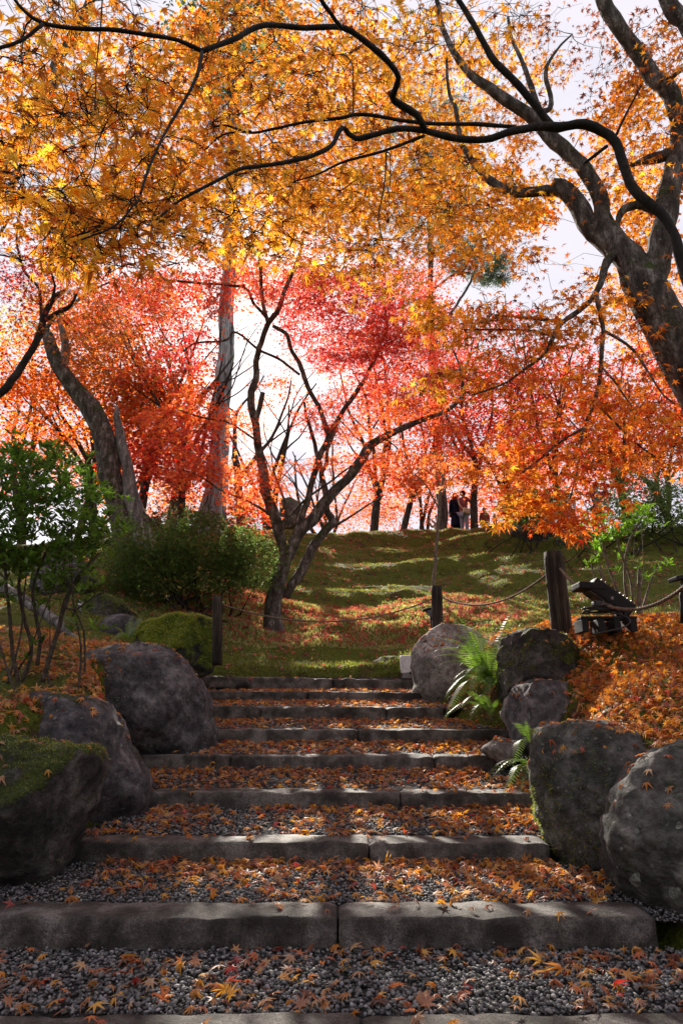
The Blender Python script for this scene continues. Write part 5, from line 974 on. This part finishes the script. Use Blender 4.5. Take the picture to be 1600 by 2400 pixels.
kn = at(1433, 1402, 6.56); boxm('knob', kn, .03, .02, .03, None, M_greyp, fl, .008)
th = np.linspace(0, 2 * math.pi * 4.3, 130); cc = at(1400, 1436, 6.52)
cpts = [(cc[0] + (.13 + .02 * math.sin(t * .37)) * math.cos(t), cc[1] + .05 * math.sin(t), cc[2] + .008 + .018 * math.sin(t * 1.3 + 1) + .002 * t) for t in th] + [tuple(at(1450, 1440, 6.5)), tuple(at(1475, 1455, 6.45)), tuple(at(1460, 1470, 6.4)), tuple(at(1420, 1480, 6.35)), tuple(at(1390, 1486, 6.3))]
link('power_cable', tube_mesh('power_cable', [simple_tube(cpts, .0075, 7, .02)]), M_cable, label='black power cable coiled on the stand under the floodlight', cat='cable')
# lamp at the right edge
lr = empty('garden_spotlight', at(1597, 1445, 5.4), label='dark square spotlight on a short stem at the right edge, leaves lying on top', cat='lamp', group='small garden spotlights')
hc2 = at(1605, 1352, 5.4); boxm('housing', hc2, .22, .16, .035, Euler((0, math.radians(-12), 0)).to_matrix(), M_black, lr, .008)
boxm('lamp_body', Vector(hc2) + Vector((.03, 0, -.05)), .12, .11, .07, Euler((0, math.radians(-12), 0)).to_matrix(), M_greyp, lr, .02)
s0 = at(1600, 1375, 5.4); link('stem', tube_mesh('stem', [tube(np.array([s0, at(1598, 1398, 5.4), at(1597, 1420, 5.4), at(1597, 1460, 5.4)]), [.016, .026, .014, .014], 12)]), M_black, lr)
# spotlight behind middle post
l2 = empty('garden_spotlight', at(1010, 1480, 9.95), label='small dark spotlight on a stake half hidden behind the middle post', cat='lamp', group='small garden spotlights')
h2 = at(1003, 1428, 9.95); boxm('housing', h2, .17, .13, .03, Euler((0, math.radians(-15), 0)).to_matrix(), M_black, l2, .006)
link('lamp_body', tube_mesh('lamp_body', [tube(np.array([Vector(h2) + Vector((.01, 0, -.01)), Vector(h2) + Vector((.045, 0, -.09)), Vector(h2) + Vector((.055, 0, -.14))]), [.06, .03, .02], 12)]), M_greyp, l2)
link('stem', tube_mesh('stem', [tube(np.array([at(1009, 1445, 9.95), at(1011, 1465, 9.95), at(1013, 1500, 9.95)]), [.02, .013, .013], 10)]), M_black, l2)
# white box lamp by the top step
wl = empty('white_box_lamp', at(952, 1592, 10.15), label='small white upright box lamp beside the pale boulder at the top step', cat='lamp')
wc = at(951, 1557, 10.15); boxm('shade', wc, .165, .10, .25, Euler((0, math.radians(-3), 0)).to_matrix(), M_white, wl, .012)
wd = at(953, 1584, 10.15); boxm('base', wd, .14, .09, .08, None, M_greyp, wl, .01)
wk = at(962, 1577, 10.07); boxm('cable_clip', wk, .03, .03, .04, None, M_black, wl, .006)
# white marker card on the left
wm = at(190, 1416, 10.4); card = empty('marker_card', wm - [0, 0, .12], label='little white marker card standing beside the low mossy rock', cat='sign')
boxm('card', wm, .085, .012, .13, Euler((0, .12, 0)).to_matrix(), M_white, card, .002); boxm('stake', wm - [0, -.01, .12], .015, .012, .16, None, M_greyp, card, .002)
# fallen pale log
P_, R_ = trace(B(9.6, 8.2, (-60, 1345, 10), (20, 1385, 12), (60, 1410, 13), (110, 1440, 13), (150, 1470, 9), (175, 1490, 5), (205, 1512, 2)))
link('fallen_log', tube_mesh('fallen_log', [tube(P_, R_, 12, .35, 5)]), M_dead, label='pale weathered fallen limb lying behind the stems of the left shrub', cat='log')

# ---------------------------------------------------------------- visitors on the crest
def skin_mesh(name, verts, edges, radii, root_i=0, sub=1):
    me = bpy.data.meshes.new(name); me.from_pydata([Vector(v) for v in verts], edges, []); o = bpy.data.objects.new(name, me); COL.objects.link(o)
    o.modifiers.new('s', 'SKIN'); sv = me.skin_vertices[0].data
    for i, r_ in enumerate(radii): sv[i].radius = (r_, r_) if not isinstance(r_, tuple) else r_; sv[i].use_root = (i == root_i)
    o.modifiers.new('u', 'SUBSURF').levels = sub
    dg = bpy.context.evaluated_depsgraph_get(); m2 = bpy.data.meshes.new_from_object(o.evaluated_get(dg)); m2.name = name
    bpy.data.objects.remove(o); bpy.data.meshes.remove(me)
    for p in m2.polygons: p.use_smooth = True
    return m2
M_skin = plain('skin', (.50, .30, .22), .6)
def cloth(name, c): return plain(name, c, .9, spec=.15)
def person(label, loc, face, arms, tops, legs, hair, haircol, height=1.75, sit=False, coat=0, extra=None, hat=None, longhair=0):
    s = height / 1.7; root = empty('person', loc, label=label, cat='person', group='visitors on the crest of the hill')
    ca, sa = math.cos(face), math.sin(face)
    def W(p): x, y, z = p; return Vector((loc[0] + (x * ca - y * sa) * s, loc[1] + (x * sa + y * ca) * s, loc[2] + z * s))
    hip = .92 if not sit else .45
    d = hip - .92
    J = {'pel': (0, 0, hip), 'wst': (0, -.01, hip + .16), 'chs': (0, 0, hip + .36), 'nk': (0, .0, hip + .53), 'hd0': (0, .02, hip + .60), 'hd1': (0, .03, hip + .69), 'hd2': (0, .015, hip + .76)}
    rad = {'pel': (.15, .11), 'wst': (.125, .095), 'chs': (.16, .105), 'nk': .055, 'hd0': .07, 'hd1': (.082, .098), 'hd2': (.06, .07)}
    names = list(J); E = [(0, 1), (1, 2), (2, 3), (3, 4), (4, 5), (5, 6)]
    def add(n, p, r_, par): names.append(n); J[n] = p; rad[n] = r_; E.append((names.index(par), len(names) - 1))
    for k, sx in (('L', -1), ('R', 1)):
        el, wr = arms[0 if sx < 0 else 1]
        add('sh' + k, (sx * .17, 0, hip + .48), .06, 'chs'); add('el' + k, (sx * el[0], el[1], hip + el[2]), .042, 'sh' + k); add('wr' + k, (sx * wr[0], wr[1], hip + wr[2]), .028, 'el' + k)
        dv = norm(np.array(J['wr' + k]) - np.array(J['el' + k])); pm = np.array(J['wr' + k]) + dv * .06; add('pm' + k, tuple(pm), (.035, .02), 'wr' + k)
        sd_ = norm(np.cross(dv, [0.1, .2, 1]))
        for f, (o_, l_) in enumerate(((-.026, .065), (-.009, .078), (.009, .075), (.025, .06))):
            add('f%d%s' % (f, k), tuple(pm + sd_ * o_ + dv * l_ + np.array([0, .01, -.01])), .009, 'pm' + k)
        add('th' + k, tuple(np.array(J['wr' + k]) + dv * .05 + sd_ * .045), .010, 'wr' + k)
        if sit: kn_ = (sx * .13, .42, hip + .02); an = (sx * .13, .40, .08)
        else: kn_ = (sx * .10, .02, .50); an = (sx * .11, -.01, .09)
        add('hp' + k, (sx * .09, 0, hip - .06), .085, 'pel'); add('kn' + k, kn_, .056, 'hp' + k); add('an' + k, an, .038, 'kn' + k); add('ft' + k, (an[0], an[1] + .14, .035), (.04, .03), 'an' + k)
    link('body', skin_mesh('body', [W(J[n]) for n in names], E, [tuple(x * s for x in rad[n]) if isinstance(rad[n], tuple) else rad[n] * s for n in names]), M_skin, root)
    def sub(nm, keys, f, mat, addr=.02, low=None):
        idx = [names.index(q) for q in keys]; e = [(idx.index(a), idx.index(b)) for a, b in E if a in idx and b in idx]
        link(nm, skin_mesh(nm, [W(J[q]) for q in keys], e, [tuple((x * f + addr) * s for x in rad[q]) if isinstance(rad[q], tuple) else (rad[q] * f + addr) * s for q in keys]), mat, root)
    sub('jumper', ['pel', 'wst', 'chs', 'nk', 'shL', 'elL', 'wrL', 'shR', 'elR', 'wrR'], 1.06, tops, .016)
    sub('trousers', ['pel', 'hpL', 'knL', 'anL', 'hpR', 'knR', 'anR'], 1.08, legs, .014)
    for k in 'LR': 
        a, b = W(J['an' + k]), W(J['ft' + k]); link('shoe', tube_mesh('shoe', [tube(np.array([a + Vector((0, 0, -.03)), a * .5 + b * .5, b, b * 1.05 - a * .05]), [.045, .048, .042, .02], 10)]), M_black, root)
    hm = []
    bm = bmesh.new(); bmesh.ops.create_uvsphere(bm, u_segments=20, v_segments=12, radius=1)
    for v in bm.verts:
        x, y, z = v.co; front = y > .35 and z < .35
        k = .80 if front else 1
        v.co = W((x * .098 * k, .012 + y * .112 * (.62 if front else 1) - .008, hip + .70 + max(z, -.62 - longhair) * .118 * (1 if z > 0 else 1 + longhair)))
    me = bpy.data.meshes.new('hair'); bm.to_mesh(me); bm.free(); [setattr(p, 'use_smooth', True) for p in me.polygons]; link('hair', me, haircol, root)
    for sx in (-1, 1):
        e0 = W((sx * .03, .105, hip + .695)); boxm('eye', e0, .014 * s, .01, .008, None, M_black, root, 0)
    boxm('nose', W((0, .118, hip + .67)), .018 * s, .025, .03, None, M_skin, root, .004)
    if coat:
        P = np.array([W((0, 0, hip + .3)), W((0, 0, hip)), W((0, .0, hip - coat * .6)), W((0, .0, hip - coat))]); c = catmull(np.column_stack([P, [.17, .17, .2, .22]]), .06)
        link('coat', tube_mesh('coat', [tube(c[:, :3], c[:, 3] * s, 20, .1, 4)]), tops, root)
    if hat is not None:
        bm = bmesh.new(); bmesh.ops.create_uvsphere(bm, u_segments=20, v_segments=10, radius=1)
        for v in bm.verts: x, y, z = v.co; v.co = W((x * .112, y * .12 + .01, hip + .735 + max(z, -.05) * .10))
        me = bpy.data.meshes.new('hat'); bm.to_mesh(me); bm.free(); [setattr(p, 'use_smooth', True) for p in me.polygons]; link('hat', me, hat, root)
        boxm('hat_brim', W((0, .12, hip + .735)), .17 * s, .13 * s, .012, Euler((0, 0, face)).to_matrix(), hat, root, .004)
    return root, W, hip
def gpt(px, Y):
    x = at(px, 1240, Y)[0]; return np.array([x, Y, float(H(x, Y)) - .01])
up_arms = [((.26, .16, .32), (.16, .34, .52))] * 2
dn_arms = [((.23, 0, .22), (.22, .06, .0))] * 2
p, W_, hp = person('visitor in a mauve jumper and pale jeans with a cream shoulder bag, hands raised', gpt(1088, 23.7), 2.3 - math.pi, up_arms, cloth('mauve_knit', (.36, .10, .11)), cloth('pale_denim', (.34, .38, .48)), 1, cloth('dark_hair', (.03, .018, .014)))
bag = empty('shoulder_bag', W_((-.22, -.1, .8)), label='cream canvas bag slung from the shoulder of the mauve jumper', cat='bag'); M_cream = cloth('cream_canvas', (.72, .62, .48))
boxm('pouch', W_((.2, -.08, .92)), .30, .10, .20, Euler((0, .2, .4)).to_matrix(), M_cream, bag, .03)
link('strap', tube_mesh('strap', [simple_tube([W_((-.13, -.12, 1.44)), W_((-.02, -.20, 1.2)), W_((.1, -.17, 1.02)), W_((.16, -.13, .95))], .022, 6)]), M_cream, bag)
person('long haired visitor in a dark navy coat standing left of the mauve jumper', gpt(1069, 24.1), .4, dn_arms, cloth('navy_wool', (.012, .016, .04)), cloth('dark_trousers', (.02, .02, .03)), 1, cloth('auburn_hair', (.25, .03, .025)), 1.68, coat=.5, longhair=1.6)
person('visitor in a pale beige coat half hidden behind the pine trunk', gpt(1026, 26.6), 1.8, up_arms, cloth('beige_wool', (.62, .42, .32)), cloth('beige_trousers', (.55, .4, .3)), 1, cloth('brown_hair', (.06, .03, .02)), 1.6, coat=.55)
person('small person in a beige cap and light blue top just showing over the crest', gpt(953, 25) - [0, 0, .35], 3.0, dn_arms, cloth('light_blue', (.45, .6, .72)), cloth('grey_trousers', (.2, .2, .22)), 1, cloth('fair_hair', (.2, .12, .08)), .95, hat=cloth('beige_cap', (.62, .48, .36)))
person('visitor in a bright blue jacket and white hat raising a camera on the crest', gpt(1405, 19.6), 3.3, up_arms, cloth('blue_nylon', (.02, .05, .28)), cloth('blue_trousers', (.015, .04, .2)), 1, cloth('grey_hair', (.15, .13, .12)), 1.6, hat=cloth('white_cotton', (.7, .66, .6)))
person('visitor in a pale grey jacket behind the orange sprays left of the blue jacket', gpt(1335, 21), 2.8, dn_arms, cloth('pale_grey_jacket', (.5, .5, .55)), cloth('taupe_trousers', (.25, .2, .18)), 1, cloth('black_hair', (.02, .018, .018)), 1.5)
person('seated visitor in a bright red top behind the grey stone on the crest', gpt(1160, 22.3) - [0, 0, .1], 1.6, dn_arms, cloth('bright_red', (.5, .02, .02)), cloth('brown_trousers', (.10, .045, .03)), 1, cloth('brown_hair2', (.06, .03, .02)), 1.0, sit=True)
person('visitor in a rust brown coat between the mauve jumper and the grey stone', gpt(1136, 24), 3.0, dn_arms, cloth('rust_coat', (.28, .09, .06)), cloth('black_trousers', (.02, .02, .02)), 1, cloth('black_hair2', (.02, .018, .018)), 1.2, coat=.4)

# ---------------------------------------------------------------- gravel, moss, fallen leaves
def surf(x, y):
    z = H(x, y); inside = (x > -2.7) & (x < 2.55) & (y < 11.1)
    gz_ = np.where(inside, pathZ(y), -99); return np.maximum(z, gz_), gz_ > z
ico = bmesh.new(); bmesh.ops.create_icosphere(ico, subdivisions=1, radius=.5); iv = np.array([v.co[:] for v in ico.verts]); it_ = np.array([[v.index for v in f.verts] for f in ico.faces]); ico.free()
def pebv(s): 
    r_ = np.random.default_rng(s); return iv * np.array([1, .72, .5]) * (1 + r_.uniform(-.22, .22, (len(iv), 1)))
PEB = [(pebv(i), it_) for i in range(4)]
octv = np.array([(.5, 0, 0), (-.5, 0, 0), (0, .36, 0), (0, -.36, 0), (0, 0, .26), (0, 0, -.2)]); octt = np.array([(0, 2, 4), (2, 1, 4), (1, 3, 4), (3, 0, 4), (2, 0, 5), (1, 2, 5), (3, 1, 5), (0, 3, 5)])
POC = [(octv * (1 + np.random.default_rng(i).uniform(-.2, .2, (6, 1))), octt) for i in range(3)]
def pebbles(y0, y1, n, protos, size, lift=.004):
    x = rng.uniform(-2.5, 2.4, n); y = rng.uniform(y0, y1, n); z, on = surf(x, y); z0 = pathZ(y)
    st_y = np.array(SY); k = np.searchsorted(st_y, y) - 1; instone = (k >= 0) & (y - st_y[np.clip(k, 0, 8)] < SD + .004) & (x > np.array(SL)[np.clip(k, 0, 8)]) & (x < np.array(SR)[np.clip(k, 0, 8)])
    m = on & ~instone; x, y, z = x[m], y[m], z[m]; n = len(x)
    pos = np.stack([x, y, z + rng.uniform(-.006, .014, n)], 1); N = np.stack([rng.normal(0, .45, n), rng.normal(0, .45, n), np.ones(n)], 1); A = rng.normal(0, 1, (n, 3)); A[:, 2] *= .3
    g = .06 + .20 * rng.random(n) ** 1.6; w_ = rng.random(n) < .05; g[w_] = rng.uniform(.25, .38, w_.sum()); col = np.stack([g * rng.uniform(.95, 1.06, n), g * .985, g * rng.uniform(.92, 1.05, n)], 1)
    return pos, A, N, size * rng.uniform(.55, 1.5, n), col, protos
for (y0, y1, n, pr, sz) in [(2.3, 3.66, 25000, PEB, .0205), (3.66, 4.76, 20000, POC, .0215), (4.76, 5.76, 11000, POC, .028), (5.76, 8.2, 17000, POC, .031), (8.2, 11.1, 9000, POC, .036)]:
    pos, A, N, sc, col, pr = pebbles(y0, y1, n, pr, sz)
    if y0 == 2.3: G = [(pos, A, N, sc, col)]; me = scatter_mesh('gravel', pr, pos, A, N, sc, col, True)
    else: me = scatter_mesh('gravel', pr, pos, A, N, sc, col, True)
    link('gravel', me, M_peb, kind='stuff', label='dark grey rounded gravel between the granite steps')
def rock_top(x, y, z):
    """height and normal of boulder surface if above z"""
    zz = z.copy(); nn_ = np.zeros((len(x), 3)); nn_[:, 2] = 1; hit = np.zeros(len(x), bool)
    for bv in rock_bvh:
        for i in range(len(x)):
            if hit[i] and zz[i] > 3: continue
            r_ = bv.ray_cast(Vector((x[i], y[i], z[i] + 2.2)), Vector((0, 0, -1)), 2.2)
            if r_[0] is not None and r_[0].z > zz[i]: zz[i] = r_[0].z; nn_[i] = r_[1][:]; hit[i] = True
    return zz, nn_, hit
def litter(x, y, size, pal, tilt, lift, keep_rock=.25, protos=None, useterr=True):
    z, on = surf(x, y); n = len(x)
    k = np.clip(np.searchsorted(np.array(SY), y) - 1, 0, 8); instone = (y >= SY[0]) & (y - np.array(SY)[k] < SD) & (x > np.array(SL)[k]) & (x < np.array(SR)[k]) & (y < 10.4)
    z = np.where(instone & on, np.maximum(z, np.array(SZ)[k] + .004), z)
    zz, rn, hit = rock_top(x, y, z); Nn = HN(x, y); Nn[on] = (0, 0, 1); Nn[hit] = rn[hit]
    keep = np.ones(n, bool); keep[hit] = (rng.random(hit.sum()) < keep_rock) & (rn[hit][:, 2] > .45); keep[instone & on] &= rng.random((instone & on).sum()) < .22
    pos = np.stack([x, y, zz + np.where(hit, .012, rng.uniform(.004, lift, n))], 1); N = Nn + rng.normal(0, 1, (n, 3)) * np.where(hit, .15, tilt)[:, None]
    A = rng.normal(0, 1, (n, 3)); sc = size * rng.uniform(.6, 1.25, n); col = palette(pal, n)
    return pos[keep], A[keep], N[keep], sc[keep], col[keep]
# individual leaves: the ones nearest the camera on the lower gravel treads
allL = []
def dens(x, y, f=1.6, th=.50, seed=4): return fbm(x * f, y * f, seed, 3) > th - rng.random(len(x)) * .25
n = 9500; x = rng.uniform(-2.4, 2.3, n); y = 2.3 + 7.9 * rng.random(n) ** 1.25; m = dens(x, y); yy = y[m]; xx = x[m]
k = np.searchsorted(np.array(SY), yy); fr = (yy - np.array([1.65] + SY)[k]) ; pref = rng.random(len(yy)) < .55 + .45 * ((fr > .65) | (yy > 4.7)); xx, yy = xx[pref], yy[pref]
pos, A, N, sc, col = litter(xx, yy, .088, 'litter', .4, .03)
px, py, d = proj(pos); inn = (px > 4) & (px < 1596) & (py < 2396); top = np.argsort(-np.where(inn, sc / d, 0))[:300]; km = np.ones(len(pos), bool); km[top] = False
done_ = []
ORD = 'first second third fourth fifth sixth seventh eighth ninth tenth eleventh twelfth thirteenth fourteenth fifteenth sixteenth seventeenth eighteenth nineteenth'.split()
TENS = ['', '', 'twent', 'thirt', 'fort', 'fift', 'sixt', 'sevent', 'eight', 'ninet']
def ordinal(n):
    if n < 20: return ORD[n - 1]
    return TENS[n // 10] + ('ieth' if n % 10 == 0 else 'y-' + ORD[n % 10 - 1])
bag_ = {}
for o, lc in zip(leaf_objects('fallen_leaf', P7, pos[top], A[top], N[top], sc[top], col[top], M_litter), col[top]):
    cn = 'crimson' if lc[1] < .09 and lc[0] > .3 else 'dark brown' if lc[0] < .3 else 'golden' if lc[1] > .32 and lc[2] < .1 else 'tan' if lc[2] > .11 else 'rust coloured' if lc[1] < .2 else 'orange'
    t_ = ['on the stones below the lowest step', 'on the lowest gravel strip', 'behind the long foreground step', 'behind the third step', 'behind the fourth step', 'high on the steps'][min(int(np.searchsorted(np.array(SY), o.location.y)), 5)]
    bag_.setdefault((cn, t_), []).append((proj(np.array(o.location))[0], o))
for (cn, t_), l_ in bag_.items():
    l_.sort(key=lambda q: q[0])
    for k_, (_x, o) in enumerate(l_):
        lead = 'leftmost' if k_ == 0 and len(l_) > 1 else 'rightmost' if k_ == len(l_) - 1 and len(l_) > 1 else ordinal(k_ + 1) + ' from the left' if len(l_) > 1 else 'only'
        lab(o, (lead + ' of the ' if len(l_) > 1 else '') + cn + (' maple leaves' if len(l_) > 1 else ' maple leaf') + ' lying ' + t_, 'leaf', 'fallen leaves lying ' + t_)
parts_ = [(pos[km], A[km], N[km], sc[km], col[km])]
# dense drifts at the back of each tread and on upper treads
n = 6800; x = rng.uniform(-2.2, 2.0, n); k = rng.integers(2, 9, n); y = np.array(SY)[k] - rng.exponential(.22, n); m = (y > np.array(SY)[k - 1] + .1) & (dens(x, y, 1.2, .4, 8)); parts_.append(litter(x[m], y[m], .074, 'litter', .45, .045))
n = 1300; x = rng.uniform(.7, 2.0, n); y = rng.uniform(3.9, 7.2, n); parts_.append(litter(x, y, .07, 'bank', .5, .05, .12))
cat_ = [np.concatenate([p[i] for p in parts_]) for i in range(5)]
link('fallen_leaves', scatter_mesh('fallen_leaves', P7[:2] + P5, *cat_), M_litter, kind='stuff', label='drifts of fallen maple leaves on the gravel treads')
# right bank, thick orange litter
n = 20000; x = rng.uniform(1.2, 5.0, n); y = rng.uniform(4.2, 9.2, n)
m = (x > np.interp(y, [4, 5, 6, 7, 8, 9], [1.6, 1.75, 2.0, 2.2, 1.6, 1.3])) & (fbm(x * 1.3, y * 1.3, 21, 3) > .40 - .12 * rng.random(n)) & (y < 8.5 + .5 * fbm(x * 2, x, 3, 2)); p1 = litter(x[m], y[m], .075, 'bank', .75, .07, .25)
link('fallen_leaves', scatter_mesh('fallen_leaves', P7, *p1), M_litter, kind='stuff', label='thick carpet of orange maple leaves on the right bank')
# left bank
n = 6500; x = rng.uniform(-4.8, -1.6, n); y = rng.uniform(4.3, 9, n); m = fbm(x * 1.6, y * 1.6, 25, 3) > .42 - .1 * rng.random(n); p1 = litter(x[m], y[m], .072, 'litter', .55, .05, .12)
link('fallen_leaves', scatter_mesh('fallen_leaves', P7[:1] + P5, *p1), M_litter, kind='stuff', label='brown and orange leaf litter under the left shrub')
# hill: red leaves, dense in the sunlit strip of lawn
n = 17000; x = rng.uniform(-6, 8, n); y = rng.uniform(10.4, 24, n); strip = np.exp(-((y - 13.3) / 1.1) ** 2) * .6 + (y > 20.5) * .7; m = rng.random(n) < .24 + .25 * (x < .3) * (y > 17) + .6 * strip * (fbm(x * .9, y * .9, 33, 3) > .38) + .25 * (fbm(x * .7, y * .7, 37, 3) > .56)
x, y = x[m], y[m]; z = H(x, y); pos = np.stack([x, y, z + rng.uniform(.01, .045, len(x))], 1); N = HN(x, y) + rng.normal(0, .35, (len(x), 3))
link('fallen_leaves', scatter_mesh('fallen_leaves', P5, pos, rng.normal(0, 1, (len(x), 3)), N, .10 * rng.uniform(.6, 1.25, len(x)), palette('redlit', len(x))), M_litter, kind='stuff', label='small red leaves scattered over the mossy hill')
# lawn: longer moss and grass blades, their pale colour painting sunlight onto the open strip, red leaves standing among them
n = 52000; x = rng.uniform(-3.2, 3.6, n); y = rng.uniform(11.5, 14.9, n); m = fbm(x * 1.2, y * 1.6, 61, 3) > .40 - .15 * rng.random(n); x, y = x[m], y[m]; n = len(x)
link('grass', scatter_mesh('grass', [(PB[0][0] * np.array([2.6, 1, 1]), PB[0][1])], np.stack([x, y, H(x, y) - .004], 1), np.array([0, -.1, 1.]) + rng.normal(0, .38, (n, 3)), np.array([0, 1., 0]) + rng.normal(0, .8, (n, 3)), rng.uniform(.025, .065, n), palette('lawn', n)), M_green, kind='stuff', label='pale sunlit moss and grass strip behind the rope')
n = 4200; x = rng.uniform(-3, 3.4, n); y = rng.uniform(11.6, 14.9, n); m = fbm(x * 1.5, y * 2, 63, 3) > .36; x, y = x[m], y[m]; n = len(x)
link('fallen_leaves', scatter_mesh('fallen_leaves', P5, np.stack([x, y, H(x, y) + rng.uniform(.02, .06, n)], 1), rng.normal(0, 1, (n, 3)), np.array([0, .6, .8]) + rng.normal(0, .6, (n, 3)), .085 * rng.uniform(.6, 1.2, n), palette('redlit', n)), M_litter, kind='stuff', label='red leaves caught in the sunlit lawn strip')
# moss: short tufts that catch the light
n = 165000; x = rng.uniform(-6, 7.5, n); y = 10.3 + 13.6 * rng.random(n) ** 1.3; m = fbm(x * 1.5, y * 1.5, 41, 3) > .40 - .15 * rng.random(n); x, y = x[m], y[m]; z = H(x, y); hn = HN(x, y)
pos = np.stack([x, y, z - .004], 1); A = hn + rng.normal(0, .5, (len(x), 3)); cm = palette('moss', len(x))
link('moss', scatter_mesh('moss', [(PB[0][0] * np.array([3.2, 1, 1]), PB[0][1])], pos, A, rng.normal(0, 1, (len(x), 3)), rng.uniform(.02, .055, len(x)) * np.where(hn[:, 2] > .955, 1.5, 1), cm), M_green, kind='stuff', label='short green moss cushions covering the hill')
n = 40000; x = rng.uniform(-4.5, 4.6, n); y = rng.uniform(4.2, 10.4, n); z, on = surf(x, y); m = (~on) & (fbm(x * 2, y * 2, 45, 3) > .45); x, y, z = x[m], y[m], z[m]
pos = np.stack([x, y, z - .003], 1); A = np.array([0, 0, 1.]) + rng.normal(0, .5, (len(x), 3))
link('moss', scatter_mesh('moss', [(PB[0][0] * np.array([2.2, 1, 1]), PB[0][1])], pos, A, rng.normal(0, 1, (len(x), 3)), rng.uniform(.015, .04, len(x)), palette('moss', len(x))), M_green, kind='stuff', label='moss on the banks beside the steps')
# print('TRIS', sum(len(o.data.polygons) for o in S.objects if o.type == 'MESH'), 'OBJ', len(S.objects))
